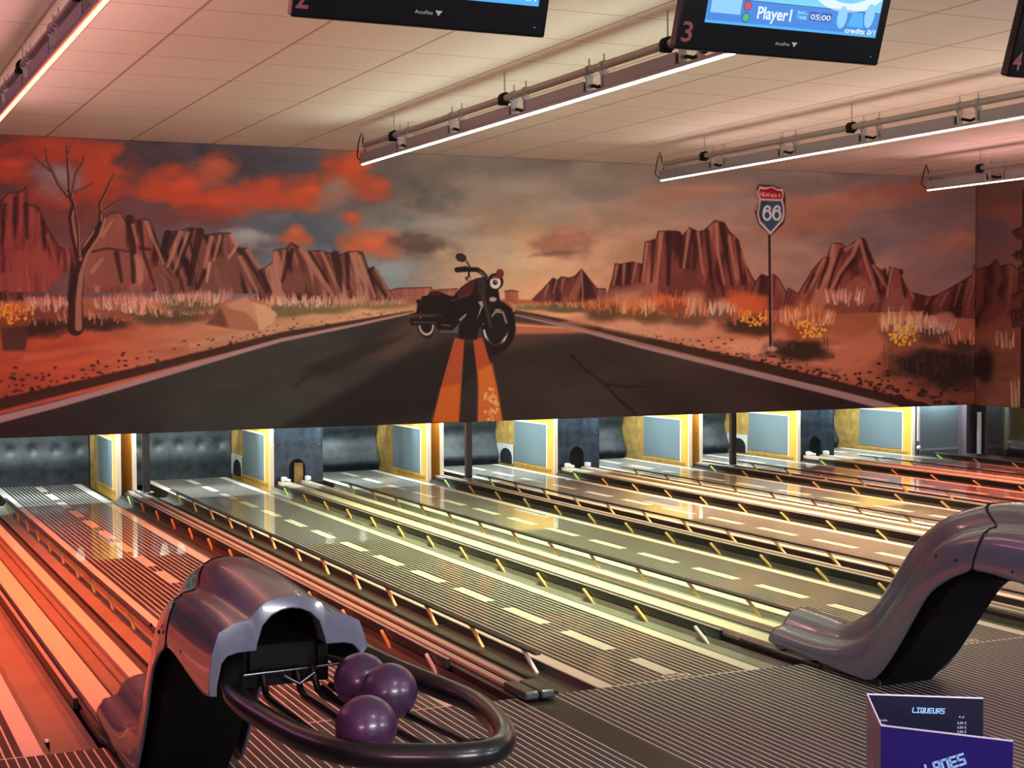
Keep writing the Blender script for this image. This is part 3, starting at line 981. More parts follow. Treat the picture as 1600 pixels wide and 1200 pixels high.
def make_tv(x, num, label, full):
    """x: left edge. local frame: x right, z up along the tilted face, y away from the viewer"""
    W, Ht = 1.21, 0.735
    r = empty('score_screen', (x, 6.3, 3.325), label, 'screen', 'score screens above the lanes')
    ct, st = math.cos(math.radians(19)), math.sin(math.radians(19))

    def lift(o):
        o.rotation_euler = (math.radians(19), 0, 0)
        return o
    mb = MB().bbox(0, W, 0.0, 0.07, 0, Ht, 0.012)
    body = lift(mb.build('housing', M['tv'], r))
    lift(MB().bbox(0.2, W - 0.2, 0.0705, 0.11, 0.15, Ht - 0.1, 0.01).build('back_box', M['tv_edge'], r))
    sx0, sx1, sz0, sz1 = 0.135, W - 0.055, 0.14, Ht - 0.05
    Y = -0.001
    face = MB().add([(sx0, Y, sz0), (sx1, Y, sz0), (sx1, Y, sz1), (sx0, Y, sz1)], [(0, 1, 2, 3)])
    face = lift(face.build('screen', M['screen'], r))
    y2, y3 = Y - 0.0012, Y - 0.0024
    X, Z = (1, 0, 0), (0, 0, 1)

    def rect(m, a, b, c, d, y=y2):
        return MB().add([(a, y, c), (b, y, c), (b, y, d), (a, y, d)], [(0, 1, 2, 3)]).build('screen_graphic', m, face)
    rect(M['scr_line'], sx0, sx1, sz0, sz0 + 0.012)
    if full:
        rect(M['scr_band'], sx0, sx1, sz0 + 0.0125, sz0 + 0.118)
        rect(M['scr_dark'], sx0, sx1, sz0 + 0.1185, sz0 + 0.1235)
        rect(M['scr_pale'], sx0 + 0.02, sx0 + 0.19, sz0 + 0.05, sz0 + 0.14, y3)
        for zc, m, nm in ((0.096, 'scr_red', 'red_light'), (0.040, 'scr_green', 'green_light')):
            disc(MB(), sx0 + 0.225, sz0 + zc, 0.024, y3 - 0.001).build('light_ring', M['scr_dark'], face)
            disc(MB(), sx0 + 0.225, sz0 + zc, 0.019, y3 - 0.002).build(nm, M[m], face)
        put_text(MB(), 'Player1', 0.082, (sx0 + 0.285, y3, sz0 + 0.042), X, Z, 0, 0.002, 0.2).build('player_name', M['scr_white'], face)
        put_text(MB(), 'BALL', 0.021, (sx0 + 0.52, y3, sz0 + 0.082), X, Z, 0, 0.001, 0.06).build('caption', M['scr_pale'], face)
        put_text(MB(), 'TIME', 0.021, (sx0 + 0.52, y3, sz0 + 0.058), X, Z, 0, 0.001, 0.06).build('caption', M['scr_pale'], face)
        rect(M['scr_dark'], sx0 + 0.595, sx0 + 0.65, sz0 + 0.056, sz0 + 0.098, y3)
        rect(M['scr_dark'], sx0 + 0.665, sx0 + 0.725, sz0 + 0.056, sz0 + 0.098, y3)
        put_text(MB(), '05:00', 0.038, (sx0 + 0.6, y3 - 0.001, sz0 + 0.062), X, Z, 0, 0.0005, 0.12).build('clock_digits', M['scr_white'], face)
        # round shapes of the picture: a pale oval track, two hands holding a cup
        mb = MB()
        for k in range(20):
            a0, a1 = PI + PI * k / 20 * 1.0, PI + PI * (k + 1) / 20
            p = [(sx0 + 0.8 + rr * 1.35 * math.cos(a), y2, sz0 + 0.31 + rr * math.sin(a)) for rr, a in ((.2, a0), (.2, a1), (.155, a1), (.155, a0))]
            mb.add(p, [(0, 1, 2, 3)])
        mb.build('oval_track', M['scr_white'], face)
        disc(MB(), sx0 + 0.79, sz0 + 0.085, 0.055, y3, rx=0.03).build('hand_picture', M['scr_pale'], face)
        disc(MB(), sx0 + 0.955, sz0 + 0.105, 0.06, y3, rx=0.03).build('hand_picture', M['scr_pale'], face)
        MB().add([(sx0 + .83, y3, sz0 + .045), (sx0 + .93, y3, sz0 + .045), (sx0 + .91, y3, sz0 + .115), (sx0 + .85, y3, sz0 + .115)], [(0, 1, 2, 3)]).build('cup_picture', M['scr_line'], face)
        put_text(MB(), 'credits 0/1', 0.034, (sx1 - 0.2, y3, sz0 + 0.014), X, Z, 0.1, 0.001, 0.19).build('credits', M['scr_white'], face)
    else:
        rect(M['scr_pale'], sx0 + 0.3, sx0 + 0.85, sz0 + 0.02, sz0 + 0.12)
        rect(M['scr_line'], sx1 - 0.17, sx1, sz0 + 0.012, sz0 + 0.2)
        put_text(MB(), 'credits 0/1', 0.036, (sx1 - 0.23, y3, sz0 + 0.022), X, Z, 0.1, 0.001, 0.215).build('credits', M['scr_white'], face)
    put_text(MB(), num, 0.135, (0.012, -0.0015, 0.042), X, Z, 0, 0.002, 0.058).build('lane_number', M['red_num'], body)
    put_text(MB(), 'AccuFine', 0.024, (0.56, -0.0015, 0.062), X, Z, 0, 0.0, 0.085).build('maker_name', M['grey_letter'], body)
    MB().add([(0.655, -0.0015, 0.082), (0.69, -0.0015, 0.082), (0.6725, -0.0015, 0.058)], [(2, 1, 0)]).build('maker_mark', M['grey_letter'], body)
    MB().sphere((W - 0.06, -0.0005, 0.045), 0.003, 8, 6).build('standby_light', M['scr_line'], body)
    # bracket up to the ceiling
    yb = -0.36 * st + 0.09
    MB().tube([(W / 2, yb + 0.05, 0.45), (W / 2, yb + 0.05, CEIL - 3.325)], 0.025, 12).build('ceiling_pole', M['black_plastic'], r)
    return r


make_tv(1.885, '2', 'black score screen number 2, upper left, its bright picture cut by the top edge', False)
make_tv(3.795, '3', 'black score screen number 3 with a blue picture reading Player1', True)
make_tv(5.875, '4', 'black score screen number 4, only its lower left corner showing at the top right', True)

# ------------------------------------------------------------------ light bars under pipes
def make_bar(cx, y_end, led, label, pipe_m=M['clamp_metal'], house_m=M['housing'], seed=0):
    r = empty('light_bar', (cx, y_end, 3.7), label, 'light bar', 'light bars under ceiling pipes')
    rng = random.Random(seed)
    y1 = -(y_end - 7.45)
    z = lambda h: h - 3.7
    MB().tube([(0, -0.08, z(3.97)), (0, y1, z(3.97))], 0.031, 14).build('pipe', pipe_m, r)
    MB().box(-0.03, 0.03, y1, 0, z(3.776), z(3.80)).build('carrier_channel', house_m, r)
    MB().box(-0.011, 0.011, y1, -0.01, z(3.762), z(3.7755)).build('led_strip', led, r)
    js = [-1.3 - 1.38 * k for k in range(6) if -1.3 - 1.38 * k > y1 + 0.3]
    cuts = [0.0] + js
    for k in range(len(js)):
        a = cuts[k] - (0.17 if k else 0.01)
        b = cuts[k + 1] + 0.17
        MB().bbox(-0.032, 0.032, b, a, z(3.801), z(3.89), 0.004).build('housing', house_m, r)
    for k, j in enumerate(js):
        for q in (-0.12, 0.12):
            mb = MB()
            mb.prism([(-0.045, z(3.93)), (0.045, z(3.93)), (0.026, z(3.905)), (0.024, z(3.81)), (-0.024, z(3.81)), (-0.026, z(3.905))], j + q - 0.012, j + q + 0.012, 'y')
            mb.tube([(0.0, j + q - 0.02, z(3.97)), (0.0, j + q + 0.02, z(3.97))], 0.04, 14)
            mb.tube([(0, j + q, z(4.0)), (0, j + q, z(4.06))], 0.006, 6)
            mb.build('hook_clamp', pipe_m, r)
        p = [(0.01, j + 0.17, z(3.84)), (0.02, j + 0.1, z(3.85)), (0.02, j, z(3.825)), (0.02, j - 0.1, z(3.845)), (0.01, j - 0.17, z(3.84))]
        MB().tube(p, 0.014, 8).build('link_cable', M['black_plastic'], r)
        MB().bbox(-0.02, 0.03, j + 0.11, j + 0.168, z(3.815), z(3.87), 0.006).build('plug', M['black_plastic'], r)
    for y in [-1.0 - 2.75 * k for k in range(3)]:
        mb = MB()
        mb.tube([(0, y - 0.035, z(3.97)), (0, y + 0.035, z(3.97))], 0.052, 12)
        mb.bbox(-0.06, 0.03, y - 0.02, y + 0.02, z(3.91), z(3.95), 0.008)
        o = mb.build('hanger_clamp', M['black_plastic'], r)
        MB().tube([(0, y, z(4.02)), (0, y, CEIL - 3.7)], 0.006, 6).build('threaded_rod', pipe_m, o)
    p = [(0.0, -0.02, z(3.99)), (0.02, 0.02, z(4.06)), (0.01, 0.04, z(4.12)), (-0.02, 0.03, z(4.05)), (-0.03, 0.06, z(3.95)), (-0.02, 0.1, z(3.86)), (0.0, 0.04, z(3.81)), (0.02, -0.02, z(3.86)), (0.02, -0.04, z(3.93))]
    MB().tube(p, 0.007, 7).build('cable_loop', M['black_plastic'], r)
    return r


LED_E = 14.0
M['led_red'] = emit_mat('red led strip', (1.0, 0.16, 0.06, 1), LED_E)
M['led_green'] = emit_mat('pale led strip', (1.0, 0.98, 0.78, 1), LED_E * .6)
M['led_amber'] = emit_mat('warm led strip', (1.0, 0.86, 0.72, 1), LED_E * .6)
M['led_pink'] = emit_mat('pink led strip', (1.0, 0.62, 0.5, 1), LED_E * .6)
M['led_magenta'] = emit_mat('magenta led strip', (1.0, 0.1, 0.5, 1), LED_E * .5)
BARS = [(gap_centre(0), 15.65, 'led_red', 'light bar with a glowing red strip crossing the upper left corner'),
        (gap_centre(2), 15.72, 'led_green', 'light bar with a white strip running up behind score screen 3'),
        (gap_centre(4), 16.1, 'led_amber', 'light bar with a white strip above the highway sign'),
        (gap_centre(6), 15.95, 'led_pink', 'short visible light bar with a pinkish strip at the right edge')]
for n, (x, y, m, lab) in enumerate(BARS):
    make_bar(x, y, M[m], lab, seed=n)
# ------------------------------------------------------------------ painted mural (pigment stored as mesh colours of the painted board)
RNG = np.random.RandomState(7)
TAB = RNG.rand(256, 256)


def vnoise(x, y, seed=0):
    x = x + seed * 37.3; y = y + seed * 71.7
    xi = np.floor(x).astype(int); yi = np.floor(y).astype(int)
    fx = x - xi; fy = y - yi
    fx = fx * fx * (3 - 2 * fx); fy = fy * fy * (3 - 2 * fy)
    a = TAB[xi % 256, yi % 256]; b = TAB[(xi + 1) % 256, yi % 256]; c = TAB[xi % 256, (yi + 1) % 256]; d = TAB[(xi + 1) % 256, (yi + 1) % 256]
    return (a * (1 - fx) + b * fx) * (1 - fy) + (c * (1 - fx) + d * fx) * fy


def fbm(x, y, seed=0, o=4):
    s = 0; amp = 0.5; t = 0
    for k in range(o):
        s = s + amp * vnoise(x * 2 ** k, y * 2 ** k, seed + k * 3); t += amp; amp *= 0.55
    return s / t


def sstep(a, b, x):
    t = np.clip((x - a) / (b - a), 0, 1)
    return t * t * (3 - 2 * t)


class Painter:
    """A painted board. Design coordinates (u right, v down) are those of the sketch the painting was drawn from;
    to_uv maps board points (a, z) to the sketch."""
    def __init__(s, a0, a1, z0, z1, cell, to_uv):
        s.W = int(round((a1 - a0) / cell)) + 1; s.H = int(round((z1 - z0) / cell)) + 1
        s.a = np.linspace(a0, a1, s.W); s.z = np.linspace(z0, z1, s.H)
        A, Z = np.meshgrid(s.a, s.z)
        s.U, s.V = to_uv(A, Z)
        s.C = np.zeros((s.H, s.W, 3))

    def sel(s, u0, v0, u1, v1):
        m = (s.U >= u0) & (s.U <= u1) & (s.V >= v0) & (s.V <= v1)
        r = np.where(m.any(1))[0]; c = np.where(m.any(0))[0]
        if len(r) == 0 or len(c) == 0: return None
        return slice(r[0], r[-1] + 1), slice(c[0], c[-1] + 1)

    def put(s, sl, mask, col):
        if np.ndim(col) == 1: col = np.array(col, float)[None, None, :]
        s.C[sl] = s.C[sl] * (1 - mask[..., None]) + col * mask[..., None]

    def mask_poly(s, pts, soft=0.6):
        P = np.array(pts, float)
        sl = s.sel(P[:, 0].min() - 3, P[:, 1].min() - 3, P[:, 0].max() + 3, P[:, 1].max() + 3)
        if sl is None: return None, None
        U, V = s.U[sl], s.V[sl]
        ins = np.zeros(U.shape, bool); d2 = np.full(U.shape, 1e9)
        n = len(P)
        for i in range(n):
            x0, y0 = P[i]; x1, y1 = P[(i + 1) % n]
            if y0 != y1:
                cr = ((y0 > V) != (y1 > V)) & (U < (x1 - x0) * (V - y0) / (y1 - y0) + x0)
                ins ^= cr
            dx, dy = x1 - x0, y1 - y0
            t = np.clip(((U - x0) * dx + (V - y0) * dy) / (dx * dx + dy * dy + 1e-9), 0, 1)
            d2 = np.minimum(d2, (U - x0 - t * dx) ** 2 + (V - y0 - t * dy) ** 2)
        d = np.sqrt(d2) * np.where(ins, 1, -1)
        return sl, sstep(-soft, soft, d)

    def poly(s, pts, col, soft=0.6, alpha=1.0):
        sl, m = s.mask_poly(pts, soft)
        if sl is not None: s.put(sl, m * alpha, col)

    def stroke(s, pts, w, col, soft=0.6, alpha=1.0):
        """w: width or (start, end)"""
        P = np.array(pts, float)
        w0, w1 = w if isinstance(w, tuple) else (w, w)
        g = max(w0, w1) / 2 + soft + 1
        sl = s.sel(P[:, 0].min() - g, P[:, 1].min() - g, P[:, 0].max() + g, P[:, 1].max() + g)
        if sl is None: return
        U, V = s.U[sl], s.V[sl]
        best = np.full(U.shape, -1e9)
        n = len(P) - 1
        for i in range(n):
            x0, y0 = P[i]; dx, dy = P[i + 1] - P[i]
            t = np.clip(((U - x0) * dx + (V - y0) * dy) / (dx * dx + dy * dy + 1e-9), 0, 1)
            d = np.sqrt((U - x0 - t * dx) ** 2 + (V - y0 - t * dy) ** 2)
            w_ = w0 + (w1 - w0) * (i + t) / n
            best = np.maximum(best, w_ / 2 - d)
        s.put(sl, sstep(-soft, soft, best) * alpha, col)

    def blob(s, cx, cy, rx, ry, col, alpha=1.0, seed=1, rough=0.9, ang=0.0, k=0.5):
        sl = s.sel(cx - rx * 1.8, cy - max(ry, rx * abs(math.sin(ang))) * 2.0, cx + rx * 1.8, cy + max(ry, rx * abs(math.sin(ang))) * 2.0)
        if sl is None: return
        U, V = s.U[sl] - cx, s.V[sl] - cy
        c, sn = math.cos(ang), math.sin(ang)
        x, y = (U * c + V * sn) / rx, (-U * sn + V * c) / ry
        q = np.sqrt(x * x + y * y) + (fbm(s.U[sl] / 34, s.V[sl] / 20, seed) - 0.5) * rough * 1.6
        s.put(sl, (1 - sstep(1 - k, 1 + k * .4, q)) * alpha, col)

    def ellipse(s, cx, cy, rx, ry, col, soft=0.6, alpha=1.0, ring=None, ang=0.0):
        R = max(rx, ry) + 4
        sl = s.sel(cx - R, cy - R, cx + R, cy + R)
        if sl is None: return
        U, V = s.U[sl] - cx, s.V[sl] - cy
        c, sn = math.cos(ang), math.sin(ang)
        x, y = U * c + V * sn, -U * sn + V * c
        r = np.sqrt((x / rx) ** 2 + (y / ry) ** 2)
        d = (1 - r) * min(rx, ry)
        m = sstep(-soft, soft, d) if ring is None else sstep(-soft, soft, ring / 2 - np.abs(d + 0))
        s.put(sl, m * alpha, col)

    def rock(s, pts, dark, mid, light, seed, lean=0.0, period=7.0, base=None):
        """weathered mesa: vertical ribs with lit and shaded flanks"""
        sl, m = s.mask_poly(pts, 0.9)
        if sl is None: return
        U, V = s.U[sl], s.V[sl]
        vm = np.array(pts)[:, 1].min(); vx = np.array(pts)[:, 1].max()
        warp = (fbm(U / 40, V / 40, seed) - .5) * 16
        n = fbm((U + lean * (V - vm) + warp) / period, V / 70, seed + 1, 3)
        n2 = fbm((U + lean * (V - vm)) / (period * 3.2), V / 120, seed + 5, 3)
        k = n * .55 + n2 * .45
        dark, mid, light = (np.array(c, float)[None, None, :] for c in (dark, mid, light))
        col = dark + (mid - dark) * sstep(.32, .5, k)[..., None]
        col = col + (light - col) * sstep(.52, .72, k)[..., None]
        if base is not None:
            t = sstep(vm + (vx - vm) * .55, vx, V)[..., None] * .6
            col = col * (1 - t) + np.array(base, float)[None, None, :] * t
        s.put(sl, m, col)
        s.stroke(pts[:max(2, len(pts) - 2)], 1.8, (46, 26, 26), 0.9, .75)

    def grass(s, cx, cy, rx, ry, n, tips, base, seed, h=(8, 18), w=2.4):
        r = random.Random(seed)
        s.blob(cx, cy + ry * .35, rx, ry * .9, base, .95, seed, .5)
        for k in range(n):
            t = r.uniform(-1, 1)
            x = cx + rx * t * .95
            y = cy + ry * r.uniform(-.35, .45) * math.sqrt(max(0.05, 1 - t * t))
            hh = r.uniform(*h)
            c = r.choice(tips)
            f = r.uniform(.8, 1.1)
            s.stroke([(x, y), (x + r.uniform(-3, 3) + t * 3, y - hh)], (w * r.uniform(.6, 1.3), w * .5), tuple(min(255, q * f) for q in c), 0.9, r.uniform(.55, .95))

    def flowers(s, cx, cy, rx, ry, n, cols, seed, size=2.2):
        r = random.Random(seed)
        for k in range(n):
            a, q = r.uniform(0, 2 * PI), math.sqrt(r.random())
            s.ellipse(cx + rx * q * math.cos(a), cy + ry * q * math.sin(a), size * r.uniform(.6, 1.3), size * r.uniform(.6, 1.3), r.choice(cols), .8, .95)

    def board(s, name, fn, mat_, gain):
        """fn(a, z) -> position; builds the painted surface"""
        me = bpy.data.meshes.new(name)
        A, Z = np.meshgrid(s.a, s.z)
        co = np.stack(fn(A, Z), -1).reshape(-1, 3).astype(np.float32)
        W, H = s.W, s.H
        i = np.arange((H - 1) * (W - 1)); r, c = i // (W - 1), i % (W - 1)
        q = np.stack([r * W + c, r * W + c + 1, (r + 1) * W + c + 1, (r + 1) * W + c], -1).astype(np.int32)
        me.vertices.add(len(co)); me.vertices.foreach_set('co', co.ravel())
        me.loops.add(q.size); me.loops.foreach_set('vertex_index', q.ravel())
        me.polygons.add(len(q)); me.polygons.foreach_set('loop_start', (np.arange(len(q)) * 4).astype(np.int32))
        me.polygons.foreach_set('loop_total', np.full(len(q), 4, np.int32))
        me.update(calc_edges=True)
        col = np.clip(s.C, 0, 255) / 255.0
        lin = np.where(col <= 0.04045, col / 12.92, ((col + 0.055) / 1.055) ** 2.4) * gain
        rgba = np.concatenate([np.clip(lin, 0, .95).reshape(-1, 3), np.ones((W * H, 1))], 1).astype(np.float32)
        at = me.attributes.new('pigment', 'FLOAT_COLOR', 'POINT')
        at.data.foreach_set('color', rgba.ravel())
        me.materials.append(mat_)
        o = bpy.data.objects.new(name, me)
        COL.objects.link(o)
        return o


def pigment_material(name, rough, coat):
    m = mat(name, (0.2, 0.2, 0.2, 1), rough, coat=coat, coat_rough=0.25, spec=0.12)
    nt = m.node_tree
    a = nt.nodes.new('ShaderNodeAttribute'); a.attribute_name = 'pigment'
    g = NG(m)
    vec, x, y, z = g.xyz()
    n = g.noise(vec, 30, 4)
    k = nt.nodes.new('ShaderNodeVectorMath'); k.operation = 'SCALE'
    nt.links.new(a.outputs['Color'], k.inputs[0])
    nt.links.new(g.m('MULTIPLY_ADD', n, 0.16, 0.92), k.inputs['Scale'])
    g.to(k.outputs[0], 'Base Color')
    return m


def sketch_map(plane, val):
    def f(A, Z):
        P = np.stack([A, np.full_like(A, val), Z - EYE], -1) if plane == 'y' else np.stack([np.full_like(A, val), A, Z - EYE], -1)
        d = P @ CF
        return 800 + CAM_F * (P @ CR) / d, 600 - CAM_F * (P @ CU) / d
    return f


def lerp_stops(x, stops):
    xs = [a for a, _ in stops]
    return np.stack([np.interp(x, xs, [c[k] for _, c in stops]) for k in range(3)], -1)


def paint_sky(p, seed=0):
    U, V = p.U, p.V
    top = lerp_stops(U, [(-400, (96, 60, 60)), (0, (100, 58, 58)), (150, (112, 62, 58)), (300, (86, 74, 82)), (450, (78, 78, 86)), (600, (112, 104, 98)), (750, (126, 121, 112)),
                         (900, (132, 127, 116)), (1050, (138, 122, 112)), (1200, (138, 122, 114)), (1400, (130, 112, 108)), (1520, (112, 92, 92)), (1800, (98, 72, 70))])
    hor = lerp_stops(U, [(-400, (120, 66, 58)), (0, (122, 72, 66)), (300, (104, 98, 104)), (450, (108, 120, 128)), (600, (128, 138, 140)), (700, (172, 152, 128)), (820, (222, 172, 124)),
                         (950, (206, 160, 124)), (1100, (184, 144, 126)), (1300, (166, 130, 118)), (1500, (138, 102, 96)), (1800, (110, 76, 70))])
    t = sstep(0.1, 1.0, (V - 225) / 235)[..., None]
    C = top * (1 - t) + hor * t
    n = fbm(U / 90 + V / 160, V / 42, 11, 5) - .5
    C = C * (1 + n[..., None] * .42)
    n = fbm(U / 200, V / 60, 17, 4) - .5
    C = C + n[..., None] * np.array([34, 6, -14]) * (0.4 + 0.6 * sstep(500, 1000, np.abs(U - 800) + 300)[..., None])
    p.C[:] = C


def paint_mural(p):
    paint_sky(p)
    R = [(66, 232, 88, 30, (172, 62, 42), .85), (110, 300, 70, 40, (166, 60, 40), .8), (14, 262, 46, 22, (178, 66, 44), .9), (170, 262, 66, 42, (178, 72, 44), .9),
         (92, 282, 42, 30, (128, 116, 118), .9), (235, 246, 70, 34, (66, 58, 66), .85), (370, 246, 80, 26, (62, 64, 76), .8), (280, 296, 84, 34, (184, 74, 44), .95),
         (345, 322, 84, 24, (182, 74, 46), .9), (404, 316, 66, 28, (186, 80, 52), .85), (335, 262, 34, 26, (192, 92, 62), .7), (300, 340, 80, 18, (112, 60, 58), .7), (452, 268, 70, 26, (70, 74, 84), .8),
         (430, 350, 90, 26, (86, 98, 108), .8), (382, 372, 46, 18, (150, 156, 158), .85), (478, 304, 52, 26, (190, 86, 50), .95), (420, 296, 34, 26, (182, 76, 52), .8),
         (545, 262, 46, 38, (190, 84, 50), .95), (586, 296, 30, 22, (176, 78, 54), .8), (520, 306, 34, 40, (132, 124, 118), .7), (500, 366, 70, 26, (78, 94, 106), .85), (548, 342, 20, 12, (190, 88, 60), .9),
         (458, 368, 26, 24, (192, 98, 64), .9), (578, 384, 46, 24, (200, 104, 66), .95), (612, 372, 26, 14, (200, 110, 80), .7), (600, 430, 60, 30, (134, 152, 156), .8), (660, 382, 58, 20, (92, 76, 70), .9),
         (680, 308, 56, 26, (84, 88, 84), .85), (620, 340, 40, 18, (98, 104, 104), .7), (690, 358, 80, 24, (148, 152, 142), .6), (790, 300, 110, 36, (150, 142, 130), .6), (860, 330, 90, 30, (152, 146, 136), .5),
         (800, 416, 120, 40, (204, 180, 146), .7), (760, 390, 70, 30, (176, 168, 150), .5), (886, 380, 54, 20, (152, 108, 90), .9), (880, 366, 26, 14, (176, 128, 106), .8), (868, 396, 46, 5, (116, 88, 80), .7),
         (960, 300, 70, 18, (116, 112, 104), .5), (1080, 300, 110, 16, (166, 122, 98), .6), (1000, 340, 80, 20, (150, 128, 110), .5), (1300, 318, 120, 22, (170, 110, 84), .7), (1260, 354, 90, 20, (156, 100, 80), .6),
         (1420, 296, 100, 18, (152, 92, 76), .7), (1480, 376, 60, 28, (158, 104, 84), .7), (1365, 372, 110, 30, (110, 96, 100), .7), (1440, 340, 70, 20, (112, 88, 88), .6), (1240, 292, 80, 16, (110, 94, 88), .5), (1330, 430, 90, 30, (166, 120, 102), .5)]
    for k, (cx, cy, rx, ry, c, al) in enumerate(R):
        p.blob(cx, cy, rx, ry, c, al, 30 + k, .9, k=.75, ang=-.08 if cx > 700 else .1)
        p.blob(cx + rx * .2, cy - ry * .3, rx * .5, ry * .4, tuple(min(255, q * 1.16 + 6) for q in c), al * .5, 90 + k, 1.0, k=.8)
    # distant plain
    p.poly([(-600, 462), (640, 466), (800, 468), (1000, 472), (1800, 480), (1800, 700), (-600, 700)], (160, 96, 68), 2)
    D, MI, LI = (66, 34, 34), (112, 62, 56), (158, 104, 90)
    a = lambda *q: [(x / 2.5, 200 + y / 2.5) for x, y in q]
    b = lambda *q: [(400 + x / 2.667, 230 + y / 2.667) for x, y in q]
    c = lambda *q: [(800 + x / 2.667, 230 + y / 2.667) for x, y in q]
    d = lambda *q: [(1200 + x / 2.857, 240 + y / 2.857) for x, y in q]
    p.rock([(-400, 360), (-300, 330), (-220, 350), (-120, 300), (-60, 320), (0, 316), (40, 470), (-400, 480)], D, MI, LI, 3)
    p.rock(a((-60, 300), (0, 285), (35, 255), (90, 245), (98, 232), (110, 300), (150, 310), (165, 350), (190, 400), (210, 430), (240, 480), (255, 560), (180, 640), (-60, 640)), (84, 34, 36), (136, 62, 56), (172, 96, 84), 4)
    p.rock(a((220, 560), (240, 465), (290, 470), (300, 560)), D, (120, 54, 50), LI, 5)
    p.rock(a((310, 480), (360, 400), (430, 335), (470, 330), (485, 360), (500, 345), (515, 345), (530, 365), (560, 355), (585, 360), (600, 400), (640, 520), (660, 640), (300, 640)), (62, 32, 32), (124, 70, 60), (172, 118, 96), 6, period=10)
    p.ellipse(172, 425, 34, 28, (140, 80, 68), 5, .7)
    p.ellipse(248, 433, 17, 18, (128, 76, 66), 3, .9)
    p.rock(a((610, 540), (645, 405), (690, 405), (745, 390), (780, 395), (800, 420), (850, 410), (900, 410), (930, 470), (965, 470), (1000, 530), (1085, 645), (610, 650)), (48, 28, 30), (116, 74, 64), (176, 130, 108), 7, lean=-.25, period=9)
    p.ellipse(340, 430, 32, 26, (116, 74, 66), 5, .8)
    p.rock(b((10, 520), (70, 480), (75, 430), (130, 420), (145, 398), (170, 410), (215, 435), (265, 430), (300, 440), (350, 450), (385, 435), (430, 435), (460, 510), (490, 498), (510, 520), (585, 640), (10, 640)), (56, 30, 32), (112, 68, 60), (170, 124, 104), 8, lean=-.3, period=10)
    p.ellipse(463, 442, 16, 18, (122, 80, 70), 4, .8)
    p.rock(b((550, 600), (590, 588), (730, 584), (735, 596), (840, 590), (845, 640), (540, 650)), (120, 70, 62), (150, 96, 82), (180, 120, 100), 9)
    p.rock(c((-30, 600), (0, 596), (25, 602), (28, 640), (-30, 640)), (130, 76, 64), (160, 100, 82), (180, 120, 96), 10)
    p.rock(c((85, 635), (130, 590), (170, 545), (190, 555), (205, 540), (240, 545), (265, 535), (290, 508), (330, 560), (355, 590), (390, 590), (400, 645), (85, 645)), D, MI, LI, 12, lean=.2)
    p.rock(c((400, 610), (420, 540), (430, 485), (455, 488), (500, 478), (545, 488), (555, 395), (600, 385), (610, 350), (690, 350), (708, 372), (740, 335), (775, 352), (800, 348), (845, 305), (885, 315), (905, 350),
             (935, 378), (955, 430), (975, 490), (1000, 540), (1070, 650), (700, 650), (400, 650)), (68, 32, 32), (118, 62, 54), (168, 104, 86), 13, period=11)
    p.poly(c((310, 650), (420, 590), (520, 570), (600, 575), (560, 640), (480, 690)), (150, 96, 80), 6, .85)
    p.poly(c((600, 620), (690, 520), (740, 510), (790, 560), (860, 620), (980, 660), (700, 680)), (104, 56, 50), 4, .9)
    p.rock(c((990, 640), (1015, 560), (1040, 530), (1070, 540), (1090, 530), (1110, 545), (1140, 600), (1180, 650), (1200, 600), (1240, 590), (1240, 680), (990, 680)), D, MI, LI, 14)
    p.rock(d((70, 680), (90, 600), (135, 625), (150, 600), (200, 520), (245, 465), (265, 462), (285, 400), (325, 400), (350, 420), (380, 400), (410, 370), (440, 425), (475, 500), (505, 520), (535, 555), (545, 505), (590, 520),
             (640, 620), (720, 640), (760, 630), (780, 700), (70, 720)), (78, 38, 36), (126, 70, 60), (172, 110, 90), 15, lean=.35, period=11)
    p.poly(d((250, 640), (340, 600), (390, 545), (410, 545), (470, 600), (500, 660), (380, 690)), (150, 92, 76), 3, .8)
    p.poly(d((510, 700), (560, 610), (590, 600), (620, 650), (650, 700)), (142, 86, 72), 3, .85)
    p.rock(d((690, 700), (760, 630), (850, 580), (915, 540), (920, 500), (960, 485), (1010, 468), (1025, 485), (1070, 480), (1110, 490), (1160, 500), (1170, 760), (690, 720)), (62, 30, 30), (102, 54, 48), (140, 86, 74), 16, lean=.25, period=13)
    def ribs(f, col, items, soft=1.8, al=.8):
        for pts, w in items:
            q = f(*pts)
            p.stroke(q, (w, w * .55), col, soft, al)
    LT, LT2, DK = (172, 120, 100), (196, 148, 124), (50, 28, 29)
    ribs(a, (150, 78, 68), [(((40, 285), (34, 430)), 5), (((80, 262), (78, 400)), 5), (((122, 322), (132, 430)), 6), (((150, 335), (156, 400)), 4), (((186, 420), (220, 530)), 6)])
    ribs(a, DK, [(((18, 300), (8, 450)), 6), (((60, 272), (55, 430)), 5), (((100, 300), (106, 430)), 7), (((168, 370), (176, 470)), 6)])
    for ex, ey, rx, ry in ((75, 520, 34, 46), (150, 520, 44, 50), (200, 560, 40, 40), (40, 600, 60, 40)):
        p.ellipse(ex / 2.5, 200 + ey / 2.5, rx / 2.5, ry / 2.5, (148, 72, 62), 4, .75)
    p.poly(a((385, 400), (430, 340), (475, 335), (492, 460), (515, 500), (525, 615), (330, 615), (345, 500), (370, 470)), (136, 82, 70), 3, .85)
    ribs(a, DK, [(((350, 486), (420, 470), (512, 484)), 4), (((455, 490), (475, 600)), 9), (((505, 355), (520, 480), (522, 600)), 13), (((545, 370), (560, 480)), 8), (((550, 470), (590, 475)), 6), (((560, 490), (600, 610)), 6)])
    ribs(a, LT, [(((400, 420), (440, 360)), 6), (((360, 560), (400, 510)), 8), (((572, 370), (600, 440), (640, 530)), 6), (((520, 380), (535, 450)), 6), (((530, 500), (545, 600)), 6)])
